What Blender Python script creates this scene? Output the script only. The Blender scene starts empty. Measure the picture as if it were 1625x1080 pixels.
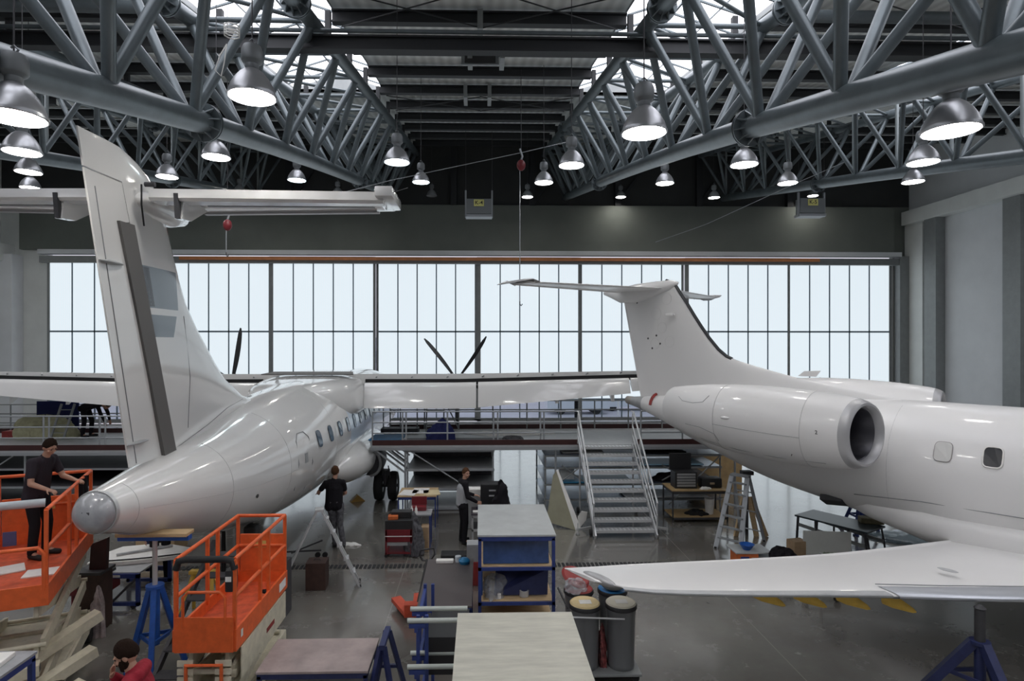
import bpy, bmesh, math, random
from mathutils import Vector, Matrix, Euler
from math import sin, cos, pi, radians, sqrt, atan2

random.seed(7)
scene = bpy.context.scene
COL = scene.collection

# ------------------------------------------------------------------ camera
F = 950.0; CX = 785.5; CY = 545.0; W_, H_ = 1625.0, 1080.0
YAW = radians(1.42)
CAMZ = 4.75
cd = bpy.data.cameras.new('camera')
cam = bpy.data.objects.new('camera', cd); COL.objects.link(cam)
cd.sensor_fit = 'HORIZONTAL'; cd.sensor_width = 36.0
cd.lens = F / W_ * 36.0
cd.shift_x = (W_ / 2 - CX) / W_
cd.shift_y = (CY - H_ / 2) / W_
cd.clip_end = 500; cd.clip_start = 0.05
cam.location = (0, 0, CAMZ)
cam.rotation_euler = (pi / 2, 0, -YAW)
scene.camera = cam

def P(px, py, Y):
    """the world point seen at a picture position, at hangar depth Y"""
    u = (px - CX) / F; v = (CY - py) / F
    dx = sin(YAW) + u * cos(YAW); dy = cos(YAW) - u * sin(YAW)
    t = Y / dy
    return Vector((t * dx, Y, CAMZ + t * v))

def G(px, py, z=0.0):
    """the world point seen at a picture position, at height z"""
    u = (px - CX) / F; v = (CY - py) / F
    t = (z - CAMZ) / v
    return Vector((t * (sin(YAW) + u * cos(YAW)), t * (cos(YAW) - u * sin(YAW)), z))

# ------------------------------------------------------------------ world and colour management
w = bpy.data.worlds.new('overcast_sky'); scene.world = w; w.use_nodes = True
bg = w.node_tree.nodes['Background']
bg.inputs['Color'].default_value = (0.84, 0.84, 0.93, 1); bg.inputs['Strength'].default_value = 1.0
vs = scene.view_settings
scene.display_settings.display_device = 'sRGB'
vs.view_transform = 'Standard'; vs.look = 'None'; vs.gamma = 1.0; vs.exposure = 0.0
vs.use_curve_mapping = False
scene.cycles.use_denoising = True
scene.cycles.max_bounces = 8
scene.cycles.diffuse_bounces = 5
scene.cycles.sample_clamp_indirect = 6.0
SKYLIGHT_STRENGTH = 3.4
PANE_STRENGTH = 0.95
LAMP_STRENGTH = 46.0

# ------------------------------------------------------------------ materials
MATS = {}
def M(name, color=(.5, .5, .5), rough=.5, metal=0.0, var=0.0, scale=4.0, bump=0.0, coat=0.0, emit=None, es=1.0, alpha=None, trans=0.0, stretch=None, var2=None, rvar=0.0):
    if name in MATS: return MATS[name]
    m = bpy.data.materials.new(name); m.use_nodes = True
    nt = m.node_tree; b = nt.nodes['Principled BSDF']
    b.inputs['Base Color'].default_value = (*color, 1)
    b.inputs['Roughness'].default_value = rough
    b.inputs['Metallic'].default_value = metal
    if coat: 
        b.inputs['Coat Weight'].default_value = coat; b.inputs['Coat Roughness'].default_value = .06
    if trans: b.inputs['Transmission Weight'].default_value = trans
    if emit:
        b.inputs['Emission Color'].default_value = (*emit, 1); b.inputs['Emission Strength'].default_value = es
    if alpha is not None: b.inputs['Alpha'].default_value = alpha
    if var or bump or rvar:
        tc = nt.nodes.new('ShaderNodeTexCoord'); mp = nt.nodes.new('ShaderNodeMapping')
        nt.links.new(tc.outputs['Object'], mp.inputs['Vector'])
        if stretch: mp.inputs['Scale'].default_value = stretch
        n = nt.nodes.new('ShaderNodeTexNoise'); n.inputs['Scale'].default_value = scale
        n.inputs['Detail'].default_value = 6; n.inputs['Roughness'].default_value = .6
        nt.links.new(mp.outputs['Vector'], n.inputs['Vector'])
        if var:
            r = nt.nodes.new('ShaderNodeValToRGB')
            lo = tuple(max(0, c * (1 - var)) for c in color); hi = var2 or tuple(min(1, c * (1 + var)) for c in color)
            r.color_ramp.elements[0].position = .3; r.color_ramp.elements[0].color = (*lo, 1)
            r.color_ramp.elements[1].position = .7; r.color_ramp.elements[1].color = (*hi, 1)
            nt.links.new(n.outputs['Fac'], r.inputs['Fac']); nt.links.new(r.outputs['Color'], b.inputs['Base Color'])
        if rvar:
            mr = nt.nodes.new('ShaderNodeMapRange')
            mr.inputs['From Min'].default_value = .3; mr.inputs['From Max'].default_value = .7
            mr.inputs['To Min'].default_value = max(.02, rough - rvar); mr.inputs['To Max'].default_value = rough + rvar
            nt.links.new(n.outputs['Fac'], mr.inputs['Value']); nt.links.new(mr.outputs['Result'], b.inputs['Roughness'])
        if bump:
            bp = nt.nodes.new('ShaderNodeBump'); bp.inputs['Strength'].default_value = bump; bp.inputs['Distance'].default_value = .02
            nt.links.new(n.outputs['Fac'], bp.inputs['Height']); nt.links.new(bp.outputs['Normal'], b.inputs['Normal'])
    MATS[name] = m
    if 'hair' in name or 'cloth' in name: b.inputs['Specular IOR Level'].default_value = .15
    return m

def ribbed(name, color, axis, period, depth, rough=.6, emit=0.0, dark=.85):
    """a sheet with fine ribs along one axis"""
    m = bpy.data.materials.new(name); m.use_nodes = True
    nt = m.node_tree; b = nt.nodes['Principled BSDF']
    tc = nt.nodes.new('ShaderNodeTexCoord'); sp = nt.nodes.new('ShaderNodeSeparateXYZ')
    nt.links.new(tc.outputs['Object'], sp.inputs['Vector'])
    mu = nt.nodes.new('ShaderNodeMath'); mu.operation = 'MULTIPLY'; mu.inputs[1].default_value = 2 * pi / period
    nt.links.new(sp.outputs[axis], mu.inputs[0])
    sn = nt.nodes.new('ShaderNodeMath'); sn.operation = 'SINE'; nt.links.new(mu.outputs[0], sn.inputs[0])
    mr = nt.nodes.new('ShaderNodeMapRange'); mr.inputs['From Min'].default_value = -1
    nt.links.new(sn.outputs[0], mr.inputs['Value'])
    r = nt.nodes.new('ShaderNodeMixRGB'); nt.links.new(mr.outputs[0], r.inputs['Fac'])
    r.inputs['Color1'].default_value = (*[c * dark for c in color], 1); r.inputs['Color2'].default_value = (*color, 1)
    nt.links.new(r.outputs['Color'], b.inputs['Base Color'])
    b.inputs['Roughness'].default_value = rough
    if emit:
        b.inputs['Base Color'].default_value = (.2, .2, .2, 1)
        for l in list(b.inputs['Base Color'].links): nt.links.remove(l)
        nt.links.new(r.outputs['Color'], b.inputs['Emission Color']); b.inputs['Emission Strength'].default_value = emit
    if depth:
        bp = nt.nodes.new('ShaderNodeBump'); bp.inputs['Strength'].default_value = .6; bp.inputs['Distance'].default_value = depth
        nt.links.new(mr.outputs[0], bp.inputs['Height']); nt.links.new(bp.outputs['Normal'], b.inputs['Normal'])
    MATS[name] = m
    return m

white = M('aircraft_paint', (.76, .757, .745), .22, coat=1.0, rvar=.04, scale=1.5)
whiteb = M('jet_paint', (.74, .735, .73), .42, coat=.3, rvar=.06, scale=2)
seam = M('panel_seam', (.25, .26, .27), .6)
alu = M('bare_aluminium', (.60, .61, .62), .42, .45)
dullalu = M('dull_aluminium', (.42, .43, .44), .5, .4, var=.08, scale=6)
gal = M('galvanised_tube', (.36, .38, .40), .45, .4)
truss_m = M('painted_truss_steel', (.125, .15, .162), .36, .3, var=.2, scale=1.6)
truss_lt = M('lit_truss_steel', (.34, .38, .39), .45, .2)  # truss steel again, paler: light on the outer posts put into the colour
darksteel = M('dark_roof_steel', (.030, .032, .035), .6, .2)
black = M('black_rubber', (.012, .012, .013), .75, bump=.15, scale=60)
blackp = M('black_plastic', (.02, .02, .022), .45)
dark = M('dark_grey', (.05, .05, .055), .6, var=.2, scale=10)
orange = M('orange_lift_paint', (.74, .125, .028), .45, var=.13, scale=9, bump=.05)
orange_deck = M('worn_orange_deck', (.55, .085, .03), .6, var=.3, scale=7)
cream = M('cream_lift_paint', (.62, .58, .45), .5, var=.14, scale=9)
blue = M('blue_steel_paint', (.028, .05, .20), .42, var=.2, scale=9)
blue2 = M('bright_blue_jack_paint', (.02, .10, .42), .45, var=.2, scale=9)
navy = M('navy_steel_paint', (.022, .03, .10), .45, var=.2, scale=9)
red = M('red_tool_paint', (.17, .014, .02), .4, var=.1, scale=9)
redw = M('faded_red', (.27, .03, .028), .55, var=.2, scale=12)
palletm = M('pallet_truck_orange', (.60, .085, .04), .5, var=.15, scale=9)
maroon = M('dark_maroon_board', (.045, .012, .012), .5, var=.2, scale=4)
wood = M('pale_wood', (.50, .36, .20), .6, var=.18, scale=5, stretch=(1, 8, 8))
plywood = M('worn_plywood', (.42, .29, .14), .6, var=.15, scale=4)
brown = M('dark_brown_box', (.055, .028, .022), .55, var=.25, scale=9)
card = M('cardboard', (.36, .25, .15), .8, var=.12, scale=9)
olive = M('olive_primer', (.34, .33, .24), .5, var=.1, scale=3)
paper = M('white_paper', (.78, .77, .74), .7, var=.05, scale=9)
cloudp = M('clear_plastic_film', (.6, .62, .66), .15, alpha=.35, bump=.6, scale=14)
benchgrey = M('worn_grey_top', (.42, .44, .44), .42, var=.16, scale=3.2, rvar=.12)
benchcream = M('scuffed_pale_board', (.50, .49, .42), .42, var=.17, scale=2.2, stretch=(1, 5, 1), rvar=.1)
benchdark = M('worn_dark_top', (.085, .072, .072), .36, var=.12, scale=1.5, rvar=.08)
bluetarp = M('blue_tinted_panel', (.03, .07, .20), .25, var=.4, scale=2.5)
dockblue = M('grey_blue_sheet', (.16, .20, .27), .25, .5, var=.5, scale=1.8, stretch=(1, 1, 3))
skin_m = M('skin', (.48, .27, .19), .5, var=.06, scale=20)
hair_b = M('dark_brown_hair', (.022, .012, .008), .9, bump=.9, scale=70)
hair_l = M('brown_hair', (.075, .036, .018), .9, bump=.6, scale=60)
cl_black = M('black_cloth', (.014, .013, .016), .85, bump=.4, scale=35)
cl_char = M('charcoal_cloth', (.035, .03, .038), .85, bump=.4, scale=30)
cl_red = M('red_fleece', (.30, .012, .028), .9, bump=.5, scale=30)
cl_grey = M('grey_jersey', (.36, .37, .39), .9, bump=.4, scale=35)
cl_blue = M('dark_blue_cloth', (.02, .025, .09), .85, bump=.5, scale=25)
cl_work = M('mottled_grey_work_cloth', (.10, .10, .11), .85, var=.6, scale=14)
yellow = M('yellow_cover', (.80, .52, .09), .45, var=.08, scale=12)
glassdark = M('dark_glass', (.012, .014, .02), .3)
glassblue = M('blue_tinted_glass', (.05, .09, .14), .08)
lens_m = M('clear_tail_lens', (.36, .37, .39), .22, .0, coat=.6, var=.15, scale=6)
concrete_wall = M('painted_concrete', (.74, .76, .74), .8, var=.06, scale=.8)
header_m = M('grey_green_header', (.17, .185, .165), .75, var=.08, scale=.5)
upper_m = M('dark_upper_wall', (.045, .047, .047), .85, var=.1, scale=.6)
panel_m = M('wall_panel_white', (.72, .74, .76), .75, var=.05, scale=.7)
frame_m = M('door_frame_steel', (.27, .285, .285), .5, .2, var=.08, scale=3)
mullion_m = M('door_glazing_bar', (.17, .23, .28), .5, .2)
crane_orange = M('orange_crane_rail', (.62, .24, .09), .5, var=.12, scale=3)
signyellow = M('sign_yellow', (.75, .72, .25), .5)
sign_grey = M('grey_sheet_metal', (.20, .215, .225), .5, .2)
bulb_m = M('lit_lamp_glass', (1, 1, 1), .4, emit=(1.0, .96, .90), es=LAMP_STRENGTH)
bulb_c = M('lit_lamp_glass_cool', (1, 1, 1), .4, emit=(.80, .97, 1.0), es=LAMP_STRENGTH * .45)
bulb_off = M('unlit_lamp_glass', (.25, .26, .27), .3)
lamp_m = M('spun_lamp_aluminium', (.42, .43, .45), .33, .75, rvar=.06, scale=10)
lampin = M('lamp_reflector_inside', (.85, .85, .85), .3, .3)
lamphouse = M('lamp_gear_housing', (.20, .215, .225), .5, .4)
bin_m = M('grey_bin_plastic', (.14, .145, .15), .3, .15)
binlid = M('cream_bin_lid', (.66, .52, .27), .5, var=.06, scale=20)
sil = M('silver_engine_lip', (.44, .44, .45), .42, .45)
duct = M('engine_duct', (.055, .055, .065), .35, .5)
boot = M('black_deicing_boot', (.02, .022, .026), .4)
liv = M('livery_reflection_dark_grey', (.055, .065, .08), .2, coat=.5)
livl = M('livery_reflection_blue_grey', (.19, .235, .275), .12, coat=.5)
bluecrate = M('blue_plastic', (.01, .09, .38), .4)
bluelid = M('light_blue_lid', (.02, .20, .50), .4)
crate_o = M('orange_crate', (.55, .13, .03), .55, var=.15, scale=10)
greenery = M('crumpled_green_grey_sheet', (.22, .26, .20), .8, var=.5, scale=25)
pane_m = ribbed('backlit_polycarbonate', (.79, .885, .95), 'X', .12, 0, .35, emit=PANE_STRENGTH, dark=.955)
sky_m = M('backlit_roof_glazing', (.5, .5, .5), .4, emit=(.93, .93, 1.0), es=SKYLIGHT_STRENGTH)
roof_m = ribbed('ribbed_roof_sheet', (.80, .82, .80), 'X', .30, .03, .7, dark=.80)

def glass_mat():
    m = bpy.data.materials.new('clear_glazing'); m.use_nodes = True
    nt = m.node_tree; nt.nodes.clear()
    o = nt.nodes.new('ShaderNodeOutputMaterial'); mx = nt.nodes.new('ShaderNodeMixShader')
    t = nt.nodes.new('ShaderNodeBsdfTransparent'); g = nt.nodes.new('ShaderNodeBsdfGlossy')
    t.inputs['Color'].default_value = (.86, .89, .93, 1); g.inputs['Roughness'].default_value = .05
    f = nt.nodes.new('ShaderNodeFresnel'); f.inputs['IOR'].default_value = 1.35
    nt.links.new(f.outputs[0], mx.inputs[0]); nt.links.new(t.outputs[0], mx.inputs[1]); nt.links.new(g.outputs[0], mx.inputs[2])
    nt.links.new(mx.outputs[0], o.inputs['Surface'])
    return m
glass_m = glass_mat()

def floor_mat():
    m = bpy.data.materials.new('polished_concrete_floor'); m.use_nodes = True
    nt = m.node_tree; b = nt.nodes['Principled BSDF']; N = nt.nodes.new; L = nt.links.new
    tc = N('ShaderNodeTexCoord')
    n1 = N('ShaderNodeTexNoise'); n1.inputs['Scale'].default_value = .35; n1.inputs['Detail'].default_value = 8; n1.inputs['Roughness'].default_value = .62
    n2 = N('ShaderNodeTexNoise'); n2.inputs['Scale'].default_value = 1.7; n2.inputs['Detail'].default_value = 8; n2.inputs['Roughness'].default_value = .7
    L(tc.outputs['Object'], n1.inputs['Vector']); L(tc.outputs['Object'], n2.inputs['Vector'])
    r1 = N('ShaderNodeValToRGB'); r1.color_ramp.elements[0].position = .33; r1.color_ramp.elements[0].color = (.125, .110, .098, 1)
    r1.color_ramp.elements[1].position = .66; r1.color_ramp.elements[1].color = (.215, .212, .190, 1)
    L(n1.outputs['Fac'], r1.inputs['Fac'])
    r2 = N('ShaderNodeValToRGB'); r2.color_ramp.elements[0].position = .3; r2.color_ramp.elements[0].color = (.88, .88, .88, 1)
    r2.color_ramp.elements[1].position = .7; r2.color_ramp.elements[1].color = (1.08, 1.08, 1.08, 1)
    L(n2.outputs['Fac'], r2.inputs['Fac'])
    mx = N('ShaderNodeMixRGB'); mx.blend_type = 'MULTIPLY'; mx.inputs['Fac'].default_value = 1
    L(r1.outputs['Color'], mx.inputs['Color1']); L(r2.outputs['Color'], mx.inputs['Color2'])
    # saw-cut joints: thin lines every 6 m
    sp = N('ShaderNodeSeparateXYZ'); L(tc.outputs['Object'], sp.inputs['Vector'])
    fac = None
    for ax, off, per in (('X', 1.6, 6.2), ('Y', 4.2, 5.6)):
        a = N('ShaderNodeMath'); a.operation = 'ADD'; a.inputs[1].default_value = off; L(sp.outputs[ax], a.inputs[0])
        mo = N('ShaderNodeMath'); mo.operation = 'PINGPONG'; mo.inputs[1].default_value = per / 2; L(a.outputs[0], mo.inputs[0])
        lt = N('ShaderNodeMath'); lt.operation = 'LESS_THAN'; lt.inputs[1].default_value = .008; L(mo.outputs[0], lt.inputs[0])
        if fac is None: fac = lt
        else:
            mxm = N('ShaderNodeMath'); mxm.operation = 'MAXIMUM'; L(fac.outputs[0], mxm.inputs[0]); L(lt.outputs[0], mxm.inputs[1]); fac = mxm
    mj = N('ShaderNodeMixRGB'); L(fac.outputs[0], mj.inputs['Fac']); L(mx.outputs['Color'], mj.inputs['Color1']); mj.inputs['Color2'].default_value = (.30, .29, .26, 1)
    L(mj.outputs['Color'], b.inputs['Base Color'])
    mr = N('ShaderNodeMapRange'); mr.inputs['From Min'].default_value = .3; mr.inputs['From Max'].default_value = .7
    mr.inputs['To Min'].default_value = .2; mr.inputs['To Max'].default_value = .3
    L(n2.outputs['Fac'], mr.inputs['Value']); L(mr.outputs['Result'], b.inputs['Roughness'])
    b.inputs['Coat Weight'].default_value = 1.0; b.inputs['Coat Roughness'].default_value = .11; b.inputs['Coat IOR'].default_value = 1.75
    bp = N('ShaderNodeBump'); bp.inputs['Strength'].default_value = .12; bp.inputs['Distance'].default_value = .02
    L(n1.outputs['Fac'], bp.inputs['Height']); L(bp.outputs['Normal'], b.inputs['Normal'])
    L(bp.outputs['Normal'], b.inputs['Coat Normal'])
    return m
floor_m = floor_mat()

# ------------------------------------------------------------------ mesh helpers
V = Vector
class MB:
    def __init__(s): s.v = []; s.f = []
    def add(s, vs, fs):
        k = len(s.v); s.v += [tuple(p) for p in vs]; s.f += [tuple(i + k for i in f) for f in fs]; return s
    def box(s, c, d, rot=None, bev=0.0):
        hx, hy, hz = d[0] / 2, d[1] / 2, d[2] / 2
        b = min(bev, hx * .49, hy * .49, hz * .49)
        if b <= 0:
            vs = [V((x, y, z)) for x in (-hx, hx) for y in (-hy, hy) for z in (-hz, hz)]
            fs = [(0, 1, 3, 2), (4, 6, 7, 5), (0, 4, 5, 1), (2, 3, 7, 6), (0, 2, 6, 4), (1, 5, 7, 3)]
        else:
            bm = bmesh.new(); bmesh.ops.create_cube(bm, size=1)
            for q in bm.verts: q.co = V((q.co.x * d[0], q.co.y * d[1], q.co.z * d[2]))
            bmesh.ops.bevel(bm, geom=bm.edges[:], offset=b, segments=2, affect='EDGES', profile=.6)
            bm.verts.index_update()
            vs = [q.co.copy() for q in bm.verts]; fs = [[q.index for q in f.verts] for f in bm.faces]; bm.free()
        if rot is not None:
            R = Euler(rot).to_matrix() if not isinstance(rot, Matrix) else rot
            vs = [R @ p for p in vs]
        c = V(c)
        return s.add([p + c for p in vs], fs)
    def bb(s, x0, x1, y0, y1, z0, z1, bev=0.0):
        return s.box(((x0 + x1) / 2, (y0 + y1) / 2, (z0 + z1) / 2), (abs(x1 - x0), abs(y1 - y0), abs(z1 - z0)), None, bev)
    def tube(s, a, b, r, r2=None, n=12):
        a, b = V(a), V(b); r2 = r if r2 is None else r2
        d = (b - a); 
        if d.length < 1e-6: return s
        d.normalize(); u = d.orthogonal().normalized(); w = d.cross(u)
        vs = []
        for p, q in ((a, r), (b, r2)):
            for i in range(n):
                t = 2 * pi * i / n; vs.append(p + (u * cos(t) + w * sin(t)) * q)
        fs = [(i, (i + 1) % n, n + (i + 1) % n, n + i) for i in range(n)]
        fs += [tuple(range(n - 1, -1, -1)), tuple(range(n, 2 * n))]
        return s.add(vs, fs)
    def path(s, pts, r, n=8):
        pts = [V(p) for p in pts]; k = len(pts)
        vs = []; up = None
        for i, p in enumerate(pts):
            d = (pts[min(i + 1, k - 1)] - pts[max(i - 1, 0)]).normalized()
            if up is None: up = d.orthogonal().normalized()
            else:
                up = (up - d * up.dot(d)); 
                up = up.normalized() if up.length > 1e-5 else d.orthogonal().normalized()
            w = d.cross(up); rr = r[i] if isinstance(r, (list, tuple)) else r
            for j in range(n):
                t = 2 * pi * j / n; vs.append(p + (up * cos(t) + w * sin(t)) * rr)
        fs = []
        for i in range(k - 1):
            for j in range(n):
                fs.append((i * n + j, i * n + (j + 1) % n, (i + 1) * n + (j + 1) % n, (i + 1) * n + j))
        fs += [tuple(range(n - 1, -1, -1)), tuple(range((k - 1) * n, k * n))]
        return s.add(vs, fs)
    def beam(s, a, b, wd, ht, up=(0, 0, 1)):
        a, b = V(a), V(b); d = (b - a).normalized(); up = V(up)
        x = d.cross(up); 
        if x.length < 1e-4: x = d.orthogonal()
        x.normalize(); z = x.cross(d)
        vs = [p + x * sx * wd / 2 + z * sz * ht / 2 for p in (a, b) for sx, sz in ((-1, -1), (1, -1), (1, 1), (-1, 1))]
        return s.add(vs, [(0, 1, 5, 4), (1, 2, 6, 5), (2, 3, 7, 6), (3, 0, 4, 7), (3, 2, 1, 0), (4, 5, 6, 7)])
    def lathe(s, prof, c=(0, 0, 0), n=24, R=None, cap=True):
        """prof: (radius, height) pairs round the local z axis"""
        c = V(c); vs = []
        for r, z in prof:
            for i in range(n):
                t = 2 * pi * i / n; p = V((r * cos(t), r * sin(t), z)); vs.append((R @ p if R else p) + c)
        fs = []
        for k in range(len(prof) - 1):
            for i in range(n):
                fs.append((k * n + i, k * n + (i + 1) % n, (k + 1) * n + (i + 1) % n, (k + 1) * n + i))
        if cap: fs += [tuple(range(n - 1, -1, -1)), tuple(range((len(prof) - 1) * n, len(prof) * n))]
        return s.add(vs, fs)
    def loft(s, rings, cap=True, closed=True):
        n = len(rings[0]); vs = [p for r in rings for p in r]; fs = []
        m = n if closed else n - 1
        for k in range(len(rings) - 1):
            for i in range(m):
                fs.append((k * n + i, k * n + (i + 1) % n, (k + 1) * n + (i + 1) % n, (k + 1) * n + i))
        if cap: fs += [tuple(range(n - 1, -1, -1)), tuple(range((len(rings) - 1) * n, len(rings) * n))]
        return s.add(vs, fs)
    def prism(s, pts, off):
        pts = [V(p) for p in pts]; off = V(off); n = len(pts)
        return s.add(pts + [p + off for p in pts], [tuple(range(n - 1, -1, -1)), tuple(range(n, 2 * n))] + [(i, (i + 1) % n, n + (i + 1) % n, n + i) for i in range(n)])
    def ball(s, c, r, n=14, m=9):
        c = V(c); r = V(r) if isinstance(r, (tuple, list, Vector)) else V((r, r, r))
        vs = [c + V((0, 0, -r.z))]; fs = []
        for k in range(1, m):
            ph = -pi / 2 + pi * k / m
            for i in range(n):
                t = 2 * pi * i / n; vs.append(c + V((r.x * cos(ph) * cos(t), r.y * cos(ph) * sin(t), r.z * sin(ph))))
        vs.append(c + V((0, 0, r.z)))
        for i in range(n): fs.append((0, 1 + (i + 1) % n, 1 + i))
        for k in range(m - 2):
            for i in range(n):
                fs.append((1 + k * n + i, 1 + k * n + (i + 1) % n, 1 + (k + 1) * n + (i + 1) % n, 1 + (k + 1) * n + i))
        L = len(vs) - 1; b = 1 + (m - 2) * n
        for i in range(n): fs.append((b + i, b + (i + 1) % n, L))
        return s.add(vs, fs)
    def cap(s, a, b, r1, r2, fl=1.0, n=12):
        """capsule from a to b, tapering"""
        a, b = V(a), V(b)
        s.ball(a, r1, n, 8); s.ball(b, r2, n, 8); s.tube(a, b, r1, r2, n)
        return s
    def build(s, name, mat, parent=None, smooth=False, loc=None, ang=40):
        me = bpy.data.meshes.new(name); me.from_pydata(s.v, [], s.f); me.update()
        bm = bmesh.new(); bm.from_mesh(me); bmesh.ops.recalc_face_normals(bm, faces=bm.faces[:]); bm.to_mesh(me); bm.free()
        for q in (mat if isinstance(mat, (list, tuple)) else [mat]): me.materials.append(q)
        if smooth:
            me.polygons.foreach_set('use_smooth', [True] * len(me.polygons))
            try: me.set_sharp_from_angle(angle=radians(ang))
            except Exception: pass
        o = bpy.data.objects.new(name, me); COL.objects.link(o)
        if parent is not None: o.parent = parent
        if loc is not None: o.location = loc
        return o

def thing(name, label, cat, loc=(0, 0, 0), rz=0.0, group=None):
    o = bpy.data.objects.new(name, None); COL.objects.link(o); o.empty_display_size = .1
    o.location = loc; o.rotation_euler = (0, 0, rz)
    o['label'] = label; o['category'] = cat
    if group: o['group'] = group
    return o
def tag(o, label, cat, group=None, kind=None):
    o['label'] = label; o['category'] = cat
    if group: o['group'] = group
    if kind: o['kind'] = kind
    return o
def struct(o): o['kind'] = 'structure'; return o
def sempty(name, loc=(0, 0, 0)):
    o = bpy.data.objects.new(name, None); COL.objects.link(o); o.location = loc; o['kind'] = 'structure'; return o
def clone(root, label, loc, rz=0.0, group=None):
    r = root.copy(); COL.objects.link(r); r.location = loc; r.rotation_euler = (0, 0, rz); r['label'] = label
    if group: r['group'] = group
    for ch in list(root.children):
        c = ch.copy(); COL.objects.link(c); c.parent = r
        for g in ch.children:
            d = g.copy(); COL.objects.link(d); d.parent = c
    return r
def text(body, size, mat, parent, loc, rot, name='lettering', depth=.002):
    cu = bpy.data.curves.new(name, 'FONT'); cu.body = body; cu.size = size; cu.align_x = 'CENTER'; cu.align_y = 'CENTER'; cu.extrude = depth
    cu.offset = size * .012
    cu.materials.append(mat)
    tmp = bpy.data.objects.new('tmp', cu); COL.objects.link(tmp)
    bpy.context.view_layer.update()
    me = bpy.data.meshes.new_from_object(tmp.evaluated_get(bpy.context.evaluated_depsgraph_get()))
    bpy.data.objects.remove(tmp); me.name = name
    o = bpy.data.objects.new(name, me); COL.objects.link(o); o.parent = parent; o.location = loc; o.rotation_euler = rot
    return o

def spline(xs, ys, x):
    """smooth monotone-ish interpolation through (xs, ys)"""
    n = len(xs)
    if x <= xs[0]: return ys[0]
    if x >= xs[-1]: return ys[-1]
    for i in range(n - 1):
        if x <= xs[i + 1]: break
    def m(k):
        if k == 0: return (ys[1] - ys[0]) / (xs[1] - xs[0])
        if k == n - 1: return (ys[-1] - ys[-2]) / (xs[-1] - xs[-2])
        a = (ys[k] - ys[k - 1]) / (xs[k] - xs[k - 1]); b = (ys[k + 1] - ys[k]) / (xs[k + 1] - xs[k])
        return 0 if a * b <= 0 else 2 * a * b / (a + b)
    h = xs[i + 1] - xs[i]; t = (x - xs[i]) / h
    return (ys[i] * (2 * t**3 - 3 * t**2 + 1) + h * m(i) * (t**3 - 2 * t**2 + t) + ys[i + 1] * (-2 * t**3 + 3 * t**2) + h * m(i + 1) * (t**3 - t**2))

def airfoil(le, te, thick, nrm, n=12, blunt=0.06):
    """closed section between leading and trailing edge points; nrm is the thickness direction"""
    le, te, nrm = V(le), V(te), V(nrm).normalized(); up = []; lo = []
    for i in range(n + 1):
        x = (1 - cos(pi * i / n)) / 2
        y = 5 * thick * (.2969 * sqrt(x) - .126 * x - .3516 * x * x + .2843 * x**3 - .1015 * x**4) / 2 * 2
        y = max(y * .5, blunt * thick * .5 if i == n else 0)
        p = le.lerp(te, x); up.append(p + nrm * y); lo.append(p - nrm * y)
    return up + lo[::-1][0:n]
# ================================================================== THE HANGAR
WY = 36.5           # depth of the door wall
XL, XR = -28.6, 26.6
YB = -9.0
# roof surface height
def zr(Y): return 4.75 + 5.88 + .172 * Y
fl = struct(MB().bb(XL - .4, XR + .4, YB - .3, WY + .3, -.2, 0).build('floor', floor_m))
# drain channel with a slotted grate
dr = MB()
for i in range(0, 300): dr.bb(-13 + i * .09, -13 + i * .09 + .055, 12.72, 12.92, .001, .012)
dro = dr.build('trim_1', darksteel); struct(dro)

# ---- roof: sheets between the skylights, purlins under them
SKY = [(-20.3, -16.4), (-13.4 - .3, -10.3), (-7.6, -3.75), (3.75, 7.4), (13.6, 17.3)]
SKY = [(-17.3, -13.6), (-7.4, -3.75), (3.75, 7.4), (13.9, 17.6)]
SKY_Y0, SKY_Y1 = -7.0, 24.0
ceil = sempty('ceiling')
def slab(x0, x1, y0, y1, th=.12, up=0.0):
    return [(x0, y0, zr(y0) + up), (x1, y0, zr(y0) + up), (x1, y1, zr(y1) + up), (x0, y1, zr(y1) + up)]
mb = MB()
edges = [XL - .4] + [e for s in SKY for e in s] + [XR + .4]
for i in range(0, len(edges), 2):
    mb.prism(slab(edges[i], edges[i + 1], YB, WY + .3), (0, 0, .12))
for a, b in SKY:
    mb.prism(slab(a, b, SKY_Y1, WY + .3), (0, 0, .12)); mb.prism(slab(a, b, YB, SKY_Y0), (0, 0, .12))
mb.build('roof_sheet', roof_m, ceil)
PUR = [15.2 + 2.42 * k for k in range(-10, 9)]
pm = None
for k, y in enumerate(PUR):
    for i in range(0, len(edges), 2):
        a, b = edges[i], edges[i + 1]
        z = zr(y)
        m1 = MB()
        m1.bb(a + .02, b - .02, y - .11, y + .11, z - .14, z - .1); m1.bb(a + .02, b - .02, y - .11, y + .11, z - .42, z - .38); m1.bb(a + .02, b - .02, y - .03, y + .03, z - .4, z - .1)
        m1.build('purlin', darksteel, ceil)
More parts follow.
